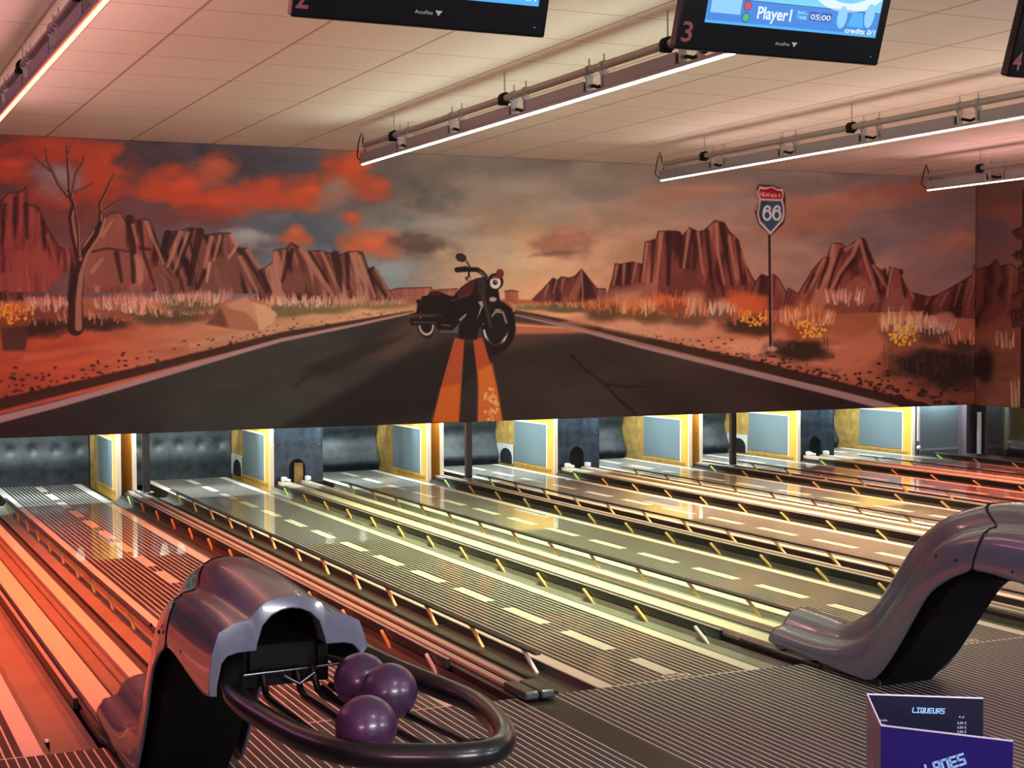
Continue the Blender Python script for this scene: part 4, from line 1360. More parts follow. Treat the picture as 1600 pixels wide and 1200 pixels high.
    ribs(a, DK, [(((655, 410), (640, 500)), 10), (((750, 398), (690, 580)), 6), (((782, 405), (760, 500), (738, 610)), 13), (((690, 405), (655, 480)), 5), (((870, 420), (850, 500)), 5), (((945, 475), (1040, 640)), 6), (((930, 470), (950, 520)), 6), (((800, 560), (770, 630)), 8)])
    ribs(a, LT, [(((705, 410), (655, 540)), 9), (((735, 410), (680, 560)), 5), (((826, 430), (800, 540)), 8), (((860, 425), (835, 520)), 6), (((966, 478), (1078, 642)), 6), (((938, 505), (1005, 642)), 7)])
    ribs(a, LT2, [(((905, 420), (925, 462), (895, 505)), 6), (((818, 530), (808, 600)), 6)])
    ribs(b, DK, [(((150, 430), (110, 560)), 7), (((330, 450), (345, 520), (350, 600)), 14), (((225, 440), (300, 560)), 6), (((440, 440), (500, 600)), 5), (((470, 520), (550, 632)), 7), (((380, 450), (385, 590)), 8), (((20, 520), (60, 600)), 10)])
    ribs(b, LT, [(((82, 445), (70, 590)), 9), (((120, 430), (100, 540)), 5), (((190, 425), (260, 530), (325, 625)), 10), (((275, 440), (350, 605)), 6), (((412, 445), (422, 560)), 7), (((432, 455), (495, 625)), 7), (((497, 508), (570, 632)), 4)])
    ribs(c, DK, [(((590, 392), (580, 560)), 7), (((655, 360), (652, 570)), 10), (((697, 362), (702, 500)), 8), (((756, 350), (762, 505)), 6), (((812, 352), (830, 540)), 8), (((872, 322), (918, 575)), 8), (((938, 392), (960, 570)), 7), (((452, 495), (446, 570)), 4), (((487, 492), (483, 565)), 4), (((540, 492), (530, 560)), 4)])
    ribs(c, LT, [(((562, 402), (546, 560)), 5), (((622, 360), (602, 570)), 6), (((737, 346), (716, 500)), 6), (((775, 355), (795, 525)), 4.5), (((852, 322), (858, 440), (884, 570)), 6), (((905, 370), (934, 545)), 4), (((962, 440), (988, 560)), 3.5), (((438, 494), (424, 575)), 4), (((468, 490), (463, 570)), 4), (((518, 484), (500, 565)), 4),
                 (((292, 515), (296, 640)), 4), (((150, 575), (135, 620)), 3), (((185, 560), (172, 610)), 3), (((215, 550), (205, 600)), 3)])
    p.poly(c((293, 512), (330, 560), (352, 628), (302, 640)), DK, 1.5, .75)
    p.poly(c((288, 512), (292, 560), (270, 638), (232, 632)), (150, 96, 78), 1.5, .8)
    ribs(d, DK, [(((330, 430), (300, 500), (270, 600)), 6), (((425, 390), (470, 500), (500, 620)), 9), (((270, 470), (225, 600)), 6), (((595, 525), (612, 640)), 6), (((380, 480), (330, 540), (290, 640)), 6), (((205, 540), (165, 620)), 5), (((520, 520), (540, 600)), 6)])
    ribs(d, LT, [(((290, 408), (280, 490), (262, 560)), 6), (((405, 380), (380, 450), (320, 530), (275, 620)), 7), (((414, 392), (440, 500), (480, 610)), 5), (((250, 470), (190, 600)), 5), (((345, 430), (385, 405)), 5), (((553, 512), (530, 640)), 5), (((602, 545), (652, 650)), 4), (((470, 500), (530, 600)), 4)])
    ribs(d, (66, 34, 33), [(((1000, 490), (985, 680)), 10), (((1030, 500), (1050, 660)), 8), (((950, 500), (925, 680)), 5), (((870, 580), (850, 690)), 5)])
    ribs(d, (140, 86, 72), [(((930, 520), (890, 690)), 6), (((1070, 490), (1110, 650)), 6), (((860, 582), (830, 680)), 4), (((800, 622), (768, 684)), 4), (((905, 560), (870, 680)), 4)])
    # sand on both sides of the road
    U, V = p.U, p.V
    sand = lerp_stops(U, [(-400, (140, 62, 46)), (0, (168, 74, 50)), (120, (186, 84, 56)), (250, (182, 112, 82)), (400, (196, 148, 112)), (600, (206, 164, 120)), (820, (214, 166, 122)), (950, (206, 152, 118)), (1150, (192, 124, 92)), (1350, (172, 98, 72)), (1500, (120, 66, 54)), (1700, (92, 54, 48))])
    sand = sand * (1 + (fbm(U / 60 + V / 30, V / 14, 41, 4) - .5)[..., None] * .36)
    for pts in ([(-600, 520), (0, 512), (150, 512), (330, 500), (430, 488), (560, 478), (650, 476), (650, 700), (-600, 760)], [(800, 476), (900, 482), (1000, 500), (1120, 512), (1250, 512), (1400, 530), (1530, 560), (1800, 600), (1800, 760), (800, 700)]):
        sl, m = p.mask_poly(pts, 4)
        if sl is not None: p.put(sl, m, sand[sl])
    for x0, y0, x1, y1, w, cc, al in ((880, 505, 1060, 470, 14, (216, 164, 128), .7), (940, 512, 1100, 498, 12, (222, 172, 138), .7), (1010, 528, 1180, 520, 10, (214, 150, 118), .7), (1280, 560, 1380, 512, 14, (206, 136, 106), .6),
                                      (1240, 552, 1340, 540, 10, (220, 152, 120), .6), (1200, 560, 1300, 572, 8, (224, 150, 118), .5), (40, 560, 220, 540, 10, (206, 120, 88), .5), (300, 540, 500, 500, 8, (216, 172, 132), .6)):
        p.stroke([(x0, y0), ((x0 + x1) / 2, (y0 + y1) / 2 - 3), (x1, y1)], (w, w * .4), cc, 6, al)
    # asphalt
    road = lerp_stops(U, [(-500, (44, 26, 28)), (0, (50, 34, 36)), (140, (48, 42, 42)), (300, (58, 60, 55)), (480, (58, 60, 56)), (640, (52, 50, 47)), (760, (46, 41, 39)), (900, (58, 49, 45)), (1100, (56, 46, 43)), (1400, (54, 40, 40))])
    road = road * (1 + (fbm(U / 120, V / 50, 51, 4) - .5)[..., None] * .5)
    sl, m = p.mask_poly([(-700, 900), (-500, 738), (0, 648), (200, 598), (440, 534), (560, 508), (648, 488), (800, 486), (900, 512), (1010, 540), (1200, 585), (1412, 645), (1500, 690), (1500, 900)], 1.2)
    p.put(sl, m, road[sl])
    # glow of the sunset on the far asphalt, cast shadow of the machine
    p.poly([(640, 494), (800, 490), (850, 500), (930, 520), (800, 545), (640, 560), (560, 560)], (88, 70, 62), 14, .7)
    p.poly([(806, 504), (900, 512), (918, 520), (870, 521), (806, 522)], (196, 120, 86), 3, .9)
    p.stroke([(806, 508), (880, 512)], 2.5, (212, 164, 134), 1, .9)
    p.poly([(690, 520), (780, 545), (690, 640), (560, 672), (430, 672), (560, 600)], (36, 30, 30), 10, .8)
    p.poly([(470, 575), (560, 540), (640, 520), (600, 545), (500, 590)], (40, 34, 32), 6, .6)
    p.stroke([(460, 605), (500, 570)], 6, (44, 40, 38), 4, .6)
    for pts, w in (([(893, 555), (915, 578), (945, 600), (990, 606)], (5, 3)), ([(945, 600), (968, 625), (992, 645)], (4, 6)), ([(970, 603), (1015, 604)], (4, 1))):
        p.stroke(pts, w, (36, 28, 27), 2, .9)
    # gravel shoulders and white edge lines
    p.stroke([(-500, 716), (0, 632), (200, 584), (440, 524), (560, 502), (646, 486)], (22, 2), (44, 28, 27), 2, .85)
    p.stroke([(806, 486), (900, 506), (1010, 532), (1200, 576), (1420, 634), (1520, 664)], (3, 24), (48, 32, 30), 2, .9)
    p.stroke([(-500, 738), (0, 655), (90, 632), (180, 607), (300, 572), (440, 531), (560, 507), (644, 489)], (13, 2.5), (176, 142, 142), 1.2, .95)
    p.stroke([(806, 492), (900, 514), (1000, 541), (1100, 565), (1200, 589), (1300, 613), (1400, 639)], (2.5, 12), (166, 138, 136), 1.2, .95)
    r = random.Random(5)
    for k in range(420):
        side = r.random() < .45
        if side:
            x = r.uniform(-200, 640); y = np.interp(x, [-500, 0, 200, 440, 560, 646], [712, 628, 582, 522, 500, 485]) - abs(r.gauss(0, 1)) * (4 + 18 * max(0, (640 - x) / 640))
            q = .6 + 2.2 * max(0, (640 - x) / 640)
        else:
            x = r.uniform(960, 1500); y = np.interp(x, [806, 900, 1010, 1200, 1420, 1520], [486, 504, 528, 570, 626, 655]) - abs(r.gauss(0, 1)) * (4 + 20 * (x - 900) / 600)
            q = .7 + 2.6 * (x - 900) / 600
        p.ellipse(x, y, q * r.uniform(.7, 1.9), q * r.uniform(.5, 1.0), (54, 32, 30), .8, r.uniform(.7, 1))
    # centre stripes
    for pts in (b((828, 795), (868, 800), (858, 960), (845, 1146), (735, 1146), (775, 985)), b((905, 800), (944, 795), (985, 930), (1005, 1000), (1028, 1146), (924, 1146), (928, 1000))):
        p.poly(pts, (172, 82, 48), .8)
    p.poly(b((770, 1000), (853, 985), (845, 1146), (735, 1146)), (206, 106, 40), 3, .8)
    p.poly(b((926, 930), (985, 900), (1028, 1146), (924, 1146)), (214, 122, 52), 3, .75)
    p.flowers(768, 632, 12, 26, 30, [(230, 160, 96), (236, 176, 112)], 3, 2.6)
    # dunes and soft mounds of the right half
    for pts, cc, sf, al in ((c((200, 735), (330, 690), (440, 610), (540, 600), (500, 690), (420, 745), (330, 745)), (196, 136, 108), 6, .8), (c((380, 755), (520, 715), (680, 690), (760, 720), (700, 770), (560, 790)), (212, 156, 126), 6, .8),
                            (c((640, 745), (790, 690), (860, 700), (850, 770), (760, 810), (650, 790)), (204, 142, 112), 6, .8), (c((860, 830), (960, 800), (1080, 800), (1160, 830), (1000, 870)), (222, 160, 130), 5, .8),
                            (d((230, 960), (330, 870), (430, 800), (520, 780), (540, 830), (500, 900), (420, 960), (330, 985)), (196, 122, 94), 8, .8), (d((250, 800), (300, 740), (420, 760), (430, 830), (330, 850)), (178, 110, 84), 8, .7),
                            (d((30, 740), (60, 680), (110, 690), (130, 760)), (158, 96, 78), 4, .8), (d((740, 740), (790, 710), (840, 740), (830, 780)), (150, 90, 76), 4, .8), (d((940, 720), (1000, 665), (1060, 700), (1100, 760), (1000, 790)), (126, 76, 64), 5, .8)):
        p.poly(pts, cc, sf, al)
    for k, (cx, cy, rx, ry, cc) in enumerate(((950, 478, 22, 13, (196, 112, 78)), (1000, 480, 24, 18, (214, 130, 74)), (1036, 470, 18, 15, (212, 106, 60)), (1082, 474, 22, 20, (208, 146, 110)), (1160, 482, 34, 24, (206, 92, 48)), (1130, 478, 18, 12, (206, 176, 156)), (1262, 498, 34, 24, (208, 122, 72)),
                                          (1310, 466, 26, 14, (196, 124, 94)), (1408, 508, 30, 24, (214, 150, 92)), (1460, 510, 24, 18, (196, 138, 112)), (60, 482, 40, 20, (200, 120, 98)), (200, 476, 44, 16, (200, 124, 100)), (262, 478, 56, 16, (206, 142, 116)), (310, 470, 40, 14, (214, 160, 134)))):
        p.blob(cx, cy, rx, ry, cc, .8, 300 + k, .6, k=.7)
    # vegetation
    tipW = [(226, 178, 158), (236, 196, 176), (214, 150, 130), (200, 140, 118)]
    tipR = [(206, 116, 92), (220, 130, 96), (190, 92, 74), (226, 168, 140)]
    G1, G2 = (76, 60, 40), (70, 62, 42)
    p.grass(-120, 490, 130, 26, 70, tipR, (54, 36, 30), 60)
    p.grass(60, 500, 60, 24, 60, tipR, (52, 34, 28), 61); p.grass(84, 480, 46, 18, 60, tipW, (120, 64, 52), 62)
    p.poly([(0, 505), (46, 505), (40, 548), (4, 548)], (74, 48, 36), 3, .9)
    p.grass(20, 490, 34, 18, 40, [(224, 124, 60), (230, 150, 70)], (130, 66, 40), 63); p.flowers(24, 490, 30, 16, 46, [(240, 150, 44), (232, 120, 40), (236, 176, 70)], 64)
    p.grass(150, 500, 60, 16, 40, tipR, (58, 42, 32), 65); p.grass(190, 478, 50, 18, 70, tipW, (140, 88, 66), 66)
    p.grass(262, 486, 76, 20, 130, tipW, (84, 74, 50), 67, (8, 20)); p.grass(300, 472, 60, 16, 80, tipW, (110, 90, 62), 68)
    p.flowers(246, 484, 14, 7, 14, [(226, 150, 60), (220, 130, 60)], 69, 1.6)
    p.grass(440, 478, 60, 16, 80, tipW, (112, 104, 70), 70); p.grass(500, 476, 70, 13, 110, [(232, 200, 176), (220, 180, 150)], (120, 108, 74), 71, (6, 14), 1.8)
    p.grass(580, 474, 60, 9, 70, [(214, 164, 130), (200, 150, 120)], (136, 118, 84), 72, (4, 9), 1.6)
    p.grass(830, 478, 30, 6, 24, [(224, 140, 90), (214, 170, 120)], (120, 110, 74), 73, (4, 8), 1.6); p.grass(885, 478, 40, 9, 44, [(220, 100, 64), (230, 170, 120)], (96, 92, 62), 74, (4, 10), 1.8)
    p.grass(950, 482, 40, 18, 60, [(214, 120, 76), (196, 110, 76)], (92, 70, 50), 75, (8, 16)); p.grass(1010, 486, 46, 18, 70, [(226, 166, 116), (210, 110, 66), (236, 176, 110)], (104, 74, 50), 76, (10, 20))
    p.grass(1080, 488, 46, 20, 60, [(228, 178, 142), (214, 120, 80)], (110, 78, 58), 77, (12, 24)); p.grass(1050, 474, 26, 16, 30, [(222, 110, 66)], (140, 76, 54), 78)
    p.blob(1160, 480, 40, 26, (206, 98, 56), .9, 79, .7); p.grass(1165, 500, 50, 22, 50, [(214, 104, 58), (226, 150, 90)], (70, 48, 38), 80); p.flowers(1176, 497, 22, 12, 34, [(240, 176, 66), (232, 150, 70)], 81)
    p.grass(1130, 488, 20, 14, 16, [(232, 208, 190)], (120, 86, 66), 82)
    p.grass(1250, 540, 50, 22, 14, [(90, 64, 48)], (50, 38, 32), 83); p.grass(1262, 502, 44, 26, 90, [(228, 160, 124), (224, 130, 76), (236, 190, 150)], (150, 84, 54), 84, (10, 22)); p.flowers(1266, 512, 26, 16, 50, [(242, 186, 84), (238, 160, 60)], 85)
    p.grass(1320, 472, 30, 14, 40, tipW, (130, 80, 60), 86, (10, 22)); p.blob(1330, 514, 34, 14, (168, 100, 74), .8, 87, .5)
    p.blob(1470, 576, 100, 34, (46, 34, 32), .95, 88, .5); p.grass(1410, 512, 36, 28, 80, [(232, 180, 140), (238, 200, 160)], (128, 84, 58), 89, (12, 26)); p.flowers(1414, 522, 24, 18, 60, [(244, 190, 80), (240, 166, 62)], 90)
    p.grass(1462, 514, 30, 20, 40, tipW, (92, 62, 50), 91, (10, 22)); p.grass(1500, 534, 30, 16, 24, tipR, (70, 48, 42), 92); p.blob(1478, 496, 16, 10, (170, 108, 86), .8, 93, .3); p.blob(1562, 500, 40, 26, (120, 74, 62), .8, 94, .4)
    r = random.Random(8)
    for k in range(26):
        x = r.uniform(1380, 1540); y = r.uniform(560, 596)
        p.stroke([(x, y), (x + r.uniform(-8, 8), y - r.uniform(14, 34))], 1.2, (92, 74, 62), .8, .7)
    # boulder beside the left shoulder
    p.poly(a((805, 765), (860, 690), (890, 665), (970, 655), (1040, 690), (1080, 725), (1070, 760), (1010, 795), (900, 785)), (168, 112, 88), 2)
    p.poly(a((985, 680), (1040, 692), (1082, 725), (1070, 762), (1012, 793), (1000, 740)), (216, 174, 134), 2, .95)
    p.poly(a((880, 690), (960, 660), (1000, 690), (1000, 760), (960, 720), (900, 705)), (206, 156, 124), 3, .8)
    p.poly(a((805, 765), (860, 700), (880, 740), (890, 780)), (96, 62, 52), 4, .8)
    # bare tree
    BR, HL = (58, 32, 28), (188, 132, 110)
    for pts, w in ((((118, 512), (118, 470), (122, 430), (132, 398), (150, 370), (160, 340)), (26, 8)), (((124, 405), (116, 370), (111, 340), (116, 318), (106, 300)), (12, 7)), (((106, 305), (92, 288), (82, 268), (66, 256), (54, 246)), (7, 2)), (((82, 268), (74, 250), (71, 230)), (5, 2)),
                   (((110, 304), (107, 270), (104, 228)), (7, 2.5)), (((104, 246), (110, 228)), (3, 1.5)), (((112, 310), (118, 272), (128, 256), (132, 244)), (5, 2)), (((118, 300), (132, 294), (146, 286)), (4, 2)),
                   (((158, 345), (157, 318), (166, 300), (172, 284), (178, 272)), (7, 2)), (((160, 332), (180, 318), (196, 306)), (5, 1.5)), (((124, 400), (122, 350), (116, 322)), (6, 3))):
        p.stroke(list(pts), w, BR, .9)
        p.stroke([(x + (w[0] * .18), y) for x, y in pts], (w[0] * .42, w[1] * .3), HL, 1.0, .75)
    p.poly([(104, 470), (112, 400), (118, 440), (112, 470)], (44, 26, 24), 2, .8)
    # highway shield on its pole
    s_ = lambda *q: [(1150 + x / 10.909, 270 + y / 10.909) for x, y in q]
    p.stroke(s_((570, 1060), (590, 3010)), 4.2, (52, 32, 32), .8)
    p.stroke(s_((600, 1060), (618, 3010)), 1.3, (176, 140, 130), .7, .9)
    p.ellipse(1206, 545, 8, 4, (222, 170, 146), 2, .8)
    p.poly(s_((300, 330), (390, 200), (620, 210), (780, 270), (840, 350), (850, 700), (820, 860), (590, 1080), (390, 890), (310, 650), (370, 480)), (62, 40, 38), 1)
    p.poly(s_((300, 300), (340, 250), (380, 330), (400, 480), (350, 640), (310, 660), (370, 480), (300, 340)), (148, 116, 106), .8)
    p.poly(s_((400, 230), (500, 250), (620, 232), (700, 272), (795, 280), (815, 360), (795, 460), (825, 580), (830, 720), (800, 820), (585, 1060), (400, 860), (358, 700), (385, 580), (400, 440), (368, 340)), (206, 178, 170), .8)
    p.poly(s_((410, 270), (500, 282), (610, 250), (700, 300), (775, 312), (795, 370), (775, 450), (418, 436), (384, 345)), (146, 22, 26), .7)
    p.poly(s_((425, 475), (770, 482), (800, 590), (800, 700), (780, 790), (590, 1005), (425, 830), (388, 700), (410, 590)), (46, 76, 92), .8)
    p.poly(s_((425, 475), (560, 478), (500, 800), (425, 830), (388, 700), (410, 590)), (32, 50, 62), 3, .6)
    W66 = (206, 196, 196)
    for ox in (0, 165):
        p.stroke(s_(*[(ox + 530 + 60 * math.cos(t), 722 + 78 * math.sin(t)) for t in [2 * PI * k / 20 for k in range(21)]]), 3.4, W66, .6)
        p.stroke(s_((ox + 580, 620), (ox + 570, 585), (ox + 535, 568), (ox + 500, 590), (ox + 475, 640), (ox + 468, 720)), 3.4, W66, .6)
    HW = {'H': [[(0, 0), (0, 1)], [(1, 0), (1, 1)], [(0, .5), (1, .5)]], 'I': [[(.5, 0), (.5, 1)]], 'G': [[(1, 0), (0, 0), (0, 1), (1, 1), (1, .55)]],
          'W': [[(0, 0), (.25, 1), (.5, .3), (.75, 1), (1, 0)]], 'A': [[(0, 1), (.5, 0), (1, 1)], [(.2, .6), (.8, .6)]], 'Y': [[(0, 0), (.5, .5), (1, 0)], [(.5, .5), (.5, 1)]],
          'L': [[(0, 0), (0, 1), (1, 1)]], 'O': [[(.5, 0), (1, .3), (1, .7), (.5, 1), (0, .7), (0, .3), (.5, 0)]], 'T': [[(0, 0), (1, 0)], [(.5, 0), (.5, 1)]], 'E': [[(1, 0), (0, 0), (0, 1), (1, 1)], [(0, .5), (.8, .5)]]}
    p.HW = HW
    for ch, x in zip('HIGH WAY', (412, 446, 474, 524, 0, 590, 658, 722)):
        if ch == ' ': continue
        for st in HW[ch]:
            p.stroke(s_(*[(x + q * (52 if ch == 'W' else 34), 335 + (x - 415) * .1 + w * 62) for q, w in st]), 0.9, (236, 184, 174), .4, 1.0)
    # motorcycle
    m_ = lambda *q: [(630 + x / 6.667, 380 + y / 6.667) for x, y in q]
    K = (30, 24, 24)
    K2 = (50, 44, 43)

    def me(cx, cy, rx, ry, col, soft=.6, al=1.0, ring=None, ang=0.0):
        p.ellipse(630 + cx / 6.667, 380 + cy / 6.667, rx / 6.667, ry / 6.667, col, soft, al, ring, ang)
    me(235, 830, 95, 165, K, ang=-.15); me(235, 800, 62, 125, (36, 30, 30), ang=-.15); me(240, 850, 72, 100, (196, 186, 182), .7, 1, 2.4, -.1)
    me(240, 720, 50, 60, (110, 104, 100), 1.5, .7, 3.0); me(238, 820, 60, 88, K, 1.0)
    me(990, 860, 178, 262, K, ang=-.06); me(962, 872, 122, 188, (214, 204, 200), .7, 1, 3.0, -.04); me(1010, 850, 92, 150, K, 1.2); me(975, 880, 96, 160, (34, 28, 28), 1.2, .95)
    p.stroke(m_((925, 760), (960, 715), (1040, 720), (1075, 830)), 2.2, (190, 182, 178), 1, .85)
    p.poly(m_((900, 620), (980, 600), (1080, 640), (1145, 690), (1130, 720), (1060, 690), (960, 690), (900, 740), (870, 900), (820, 900)), K)
    p.poly(m_((130, 590), (190, 585), (195, 550), (250, 545), (285, 500), (370, 498), (440, 530), (520, 555), (600, 460), (700, 390), (780, 360), (860, 350), (1000, 560), (1010, 610), (900, 640), (860, 800), (780, 920), (770, 1000),
                 (650, 1000), (590, 950), (500, 960), (380, 930), (330, 850), (180, 740), (130, 740), (150, 650)), K)
    p.poly(m_((560, 540), (610, 460), (700, 400), (760, 400), (720, 520), (600, 570)), (92, 34, 34), 2.5, .8)
    p.poly(m_((270, 540), (300, 505), (370, 502), (420, 530), (340, 545)), (84, 32, 34), 2, .7)
    p.stroke(m_((500, 600), (700, 530)), 1.6, (96, 88, 86), 1, .7)
    p.poly(m_((68, 730), (330, 735), (430, 735), (400, 765), (330, 770), (90, 770)), (58, 34, 34), .8)
    p.stroke(m_((90, 755), (330, 755)), 1.6, (126, 70, 66), 1, .7)
    p.poly(m_((75, 780), (330, 790), (360, 810), (330, 850), (180, 855), (80, 860), (66, 800)), K)
    p.stroke(m_((110, 825), (340, 830)), 2.2, (90, 84, 84), 1, .7)
    p.poly(m_((380, 905), (510, 910), (590, 830), (600, 810), (640, 760), (655, 745), (640, 770), (580, 850), (575, 940), (380, 935)), (96, 90, 90), 1, .9)
    p.stroke(m_((590, 800), (650, 745)), 2.4, (190, 180, 178), 1, .8)
    p.stroke(m_((400, 850), (490, 860)), 2, (100, 94, 92), 1, .8)
    p.poly(m_((780, 610), (830, 600), (840, 640), (770, 790), (810, 660)), (176, 166, 164), .8, .9)
    p.poly(m_((770, 380), (850, 350), (870, 440), (860, 540), (800, 560), (775, 460)), K2, 1)
    p.stroke(m_((785, 455), (860, 440)), 1.2, (20, 16, 16), .6)
    p.stroke(m_((830, 560), (880, 740), (910, 870)), (6, 4), (58, 52, 52), 1)
    p.poly(m_((870, 480), (990, 470), (1010, 600), (880, 600)), K)
    me(935, 585, 38, 24, (196, 176, 166), 1, .9)
    me(960, 400, 84, 88, K); me(960, 412, 56, 62, (224, 218, 216), .8); me(958, 408, 26, 28, K, .8); me(965, 400, 9, 9, (200, 196, 196), .6)
    p.poly(m_((905, 380), (940, 335), (1000, 340), (1015, 375), (960, 365)), (128, 52, 48), 1, .95)
    me(1008, 316, 42, 48, (110, 46, 42), .8); me(1030, 408, 16, 10, K)
    p.stroke(m_((860, 350), (820, 305), (770, 275), (690, 272), (560, 276)), (7, 8), K, .7)
    p.stroke(m_((800, 300), (850, 345)), 3, (122, 108, 100), 1, .8)
    p.poly(m_((535, 270), (560, 250), (660, 235), (680, 265), (660, 300), (560, 305), (530, 290)), K)
    p.stroke(m_((690, 300), (690, 240), (660, 190)), 2.6, K)
    me(602, 150, 58, 44, K, ang=.35); me(604, 150, 44, 32, (56, 46, 44), 1, .9, None, .35)
    p.stroke(m_((685, 290), (685, 350)), 3.6, K)
    me(676, 368, 32, 24, (98, 42, 40), .8); me(690, 372, 16, 14, (226, 190, 176), 1, .8)
    p.poly(m_((560, 955), (780, 940), (760, 1010), (600, 1000)), K, 2)
    p.poly(m_((330, 960), (560, 960), (470, 1010), (300, 1080), (200, 1100)), (74, 68, 66), 8, .55)
    p.poly(m_((860, 1000), (1100, 1040), (1040, 1140), (900, 1180)), (30, 24, 24), 5, .9)


CELL = 0.0105
pm = Painter(-2.0, X_RIGHT, MURAL_Z, CEIL - 0.002, CELL, sketch_map('y', MURAL_Y))
paint_mural(pm)
M['mural'] = pigment_material('mural paint', 0.6, 0.0)
MURAL_GAIN = 1.16
o = pm.board('mural', lambda A, Z: (A, np.full_like(A, MURAL_Y), Z), M['mural'], MURAL_GAIN)
tag(o, 'large painted desert highway mural with a black motorcycle across the end wall', 'mural')
md = o.modifiers.new('board', 'SOLIDIFY'); md.thickness = 0.018; md.offset = -1

# mural on the side wall: the same desert runs round the corner, with a stack of wooden sign boards
ps = Painter(13.5, MURAL_Y - 0.002, 0.737, CEIL - 0.002, 0.012, sketch_map('x', X_RIGHT))
paint_sky(ps)
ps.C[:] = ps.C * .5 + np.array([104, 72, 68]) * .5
ps.blob(1545, 360, 40, 30, (92, 78, 84), .8, 201, .6); ps.blob(1570, 330, 50, 16, (126, 80, 68), .7, 202, .6)
ps.rock([(1500, 430), (1527, 420), (1545, 416), (1556, 406), (1562, 416), (1580, 412), (1600, 430), (1640, 420), (1700, 440), (1760, 430), (1900, 470), (1900, 620), (1500, 640)], (58, 32, 32), (98, 56, 50), (132, 84, 72), 203, lean=.1, period=13)
U, V = ps.U, ps.V
sl, m_ = ps.mask_poly([(1500, 520), (1560, 500), (1600, 490), (1700, 520), (2400, 560), (2400, 900), (1500, 900)], 6)
ps.put(sl, m_, (np.ones(U.shape + (3,)) * np.array([122, 76, 62]) * (1 + (fbm(U / 30, V / 16, 204) - .5)[..., None] * .4))[sl])
ps.blob(1536, 570, 22, 30, (40, 32, 30), .9, 205, .4)
ps.grass(1570, 540, 14, 14, 14, [(214, 178, 150), (206, 150, 90)], (120, 80, 60), 206, (12, 26), 2.2)
ps.grass(1594, 640, 14, 30, 16, [(196, 176, 140), (150, 120, 88)], (48, 42, 36), 207, (30, 60), 3)
ps.stroke([(1599, 700), (1604, 300)], 12, (52, 34, 32), 1.5)
WD = (92, 58, 48)
for pts in ([(1580, 362), (1600, 352), (1640, 350), (1640, 372), (1590, 374)], [(1581, 398), (1602, 386), (1640, 386), (1640, 404), (1588, 406)], [(1591, 416), (1640, 410), (1640, 456), (1592, 458)], [(1578, 484), (1640, 476), (1640, 500), (1582, 512)], [(1580, 462), (1600, 452), (1640, 450), (1640, 464), (1584, 470)]):
    ps.poly(pts, (40, 24, 24), 1.5)
    ps.poly([(x + 1.5, y + 1.5) for x, y in pts], WD, 1.2, .8)
for txt, x0, y0, w, h in (('LA', 1588, 357, 9, 11), ('HO', 1588, 391, 9, 11), ('O', 1597, 420, 14, 30), ('TE', 1583, 488, 9, 14)):
    for k, ch in enumerate(txt):
        for st in pm.HW[ch]:
            ps.stroke([(x0 + k * (w + 3) + q * w, y0 - k * 1.5 + r_ * h) for q, r_ in st], 2.0, (44, 26, 24), .8, .95)
o = ps.board('side_mural', lambda A, Z: (np.full_like(A, X_RIGHT), A, Z), M['mural'], MURAL_GAIN)
# faces look into the room
o.data.flip_normals()
md = o.modifiers.new('board', 'SOLIDIFY'); md.thickness = 0.018; md.offset = -1
tag(o, 'darker continuation of the desert mural with painted sign boards on the right side wall', 'mural')
# ------------------------------------------------------------------ lamps
def area(name, loc, rot, sx, sy, power, col, spread=None):
    L = bpy.data.lights.new(name, 'AREA')
    L.shape = 'RECTANGLE'; L.size = sx; L.size_y = sy
    L.energy = power; L.color = col
    if spread: L.spread = math.radians(spread)
    o = bpy.data.objects.new(name, L)
    COL.objects.link(o)
    o.location = loc; o.rotation_euler = rot
    return o


BAR_L = [(gap_centre(0), 15.6, (1.0, 0.09, 0.02), 360, 34), (gap_centre(2), 15.6, (0.8, 1.0, 0.55), 250, 28),
         (gap_centre(4), 15.9, (1.0, 0.66, 0.4), 430, 26), (gap_centre(6), 15.8, (1.0, 0.15, 0.08), 330, 42)]
for x, y1, c, pw, ps_ in BAR_L:
    y0 = 8.4
    area('led_light', (x, (y0 + y1) / 2, 3.755), (0, 0, 0), 0.03, y1 - y0, pw, c, 80)
    cs = tuple(0.5 + 0.5 * q for q in c)
    for sx in (-1, 1):
        area('led_side_light', (x + sx * 0.034, (y0 + y1) / 2, 3.772), (0, sx * -math.pi / 2, 0), 0.02, y1 - y0, ps_, cs)  # added glow beside each strip, paler than the strip, brightens the ceiling
area('led_side_light', (-2.6, 11.5, 3.77), (0, -math.pi / 2, 0), 0.02, 8.0, 50, (1.0, 0.3, 0.65))
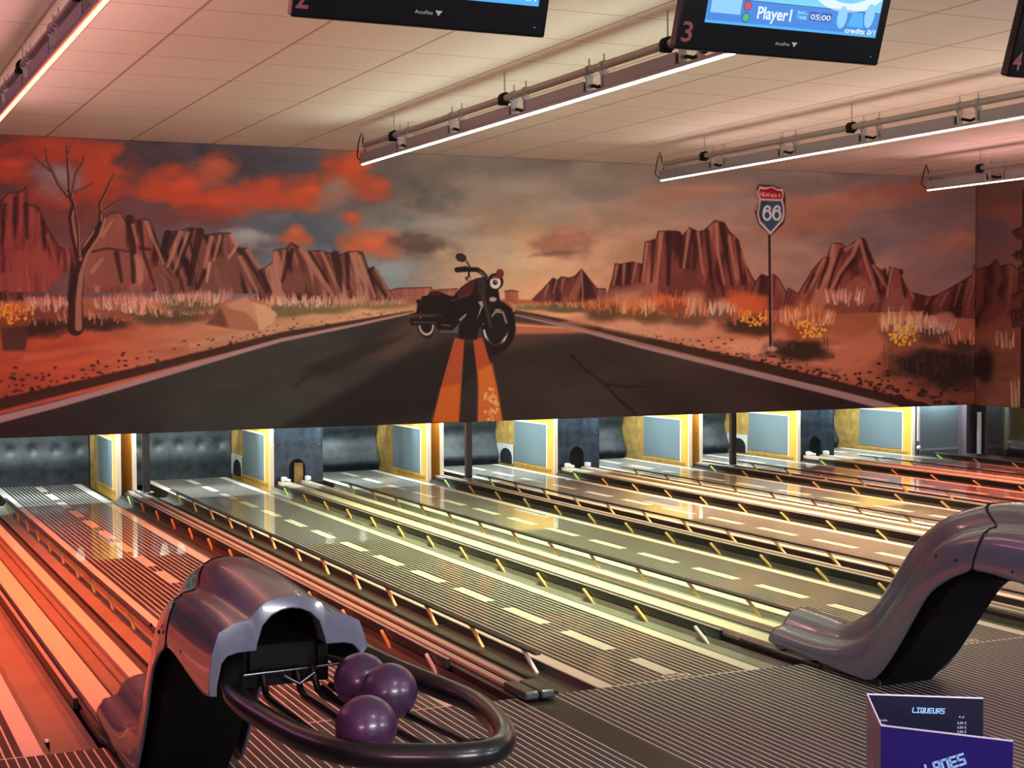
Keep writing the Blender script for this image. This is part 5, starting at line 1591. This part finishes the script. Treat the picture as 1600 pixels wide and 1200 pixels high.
# cool tubes of the pin setters behind the mural board: one over the pin decks, one just behind the board
for i, lx in enumerate(LANE_X):
    xc = lx + LANE_W / 2
    area('pin_deck_light', (xc, 19.1, 1.75), (0, 0, 0), 1.8, 0.2, 105, (0.78, 0.96, 1.0))
    area('mask_light', (xc, 18.3, 0.98), (math.radians(48), 0, 0), 1.9, 0.05, 22, (0.86, 0.98, 1.0))
area('pin_deck_light', (15.8, 19.1, 1.75), (0, 0, 0), 0.7, 0.2, 50, (0.78, 0.96, 1.0))  # extra pair of lamps added past the last lane to brighten the end panel
area('mask_light', (15.8, 18.25, 0.98), (math.radians(48), 0, 0), 0.7, 0.05, 18, (0.86, 0.98, 1.0))
# unseen fill lamps added behind the viewer to brighten ceiling and mural, plus seating-area downlights
for x, pw, c in ((-3.0, 190, (1.0, 0.45, 0.62)), (2.0, 170, (0.97, 0.93, 1.0)), (7.0, 180, (0.97, 0.95, 1.0)), (12.0, 300, (0.9, 0.97, 1.0))):
    area('fill_light', (x, -1.5, 2.3), (math.radians(108), 0, 0), 2.0, 0.4, pw, c, 140)
for x, y, pw, c in ((2.5, 1.2, 25, (0.9, 0.85, 1.0)), (6.5, 1.0, 25, (0.9, 0.85, 1.0))):
    area('downlight', (x, y, 4.15), (0, 0, 0), 0.25, 0.25, pw * 1.5, c)
W = bpy.data.worlds.new('World')
SC.world = W
W.use_nodes = True
W.node_tree.nodes['Background'].inputs[0].default_value = (0.05, 0.045, 0.06, 1)
W.node_tree.nodes['Background'].inputs[1].default_value = 0.5

# ------------------------------------------------------------------ camera
cd = bpy.data.cameras.new('camera')
cam = bpy.data.objects.new('camera', cd)
COL.objects.link(cam)
cd.sensor_fit = 'HORIZONTAL'; cd.sensor_width = 36.0
cd.lens = CAM_F / 1600 * 36.0
cd.clip_start = 0.05; cd.clip_end = 100
mw = Matrix.Identity(4)
for k in range(3):
    mw[k][0] = CR[k]; mw[k][1] = CU[k]; mw[k][2] = -CF[k]
mw[2][3] = EYE
cam.matrix_world = mw
SC.camera = cam

vs = SC.view_settings
vs.view_transform = 'Standard'; vs.look = 'None'; vs.gamma = 1.0; vs.use_curve_mapping = False
vs.exposure = 0.0
SC.display_settings.display_device = 'sRGB'
SC.cycles.use_denoising = True
SC.cycles.max_bounces = 8
SC.cycles.sample_clamp_indirect = 6.0
bpy.context.view_layer.update()
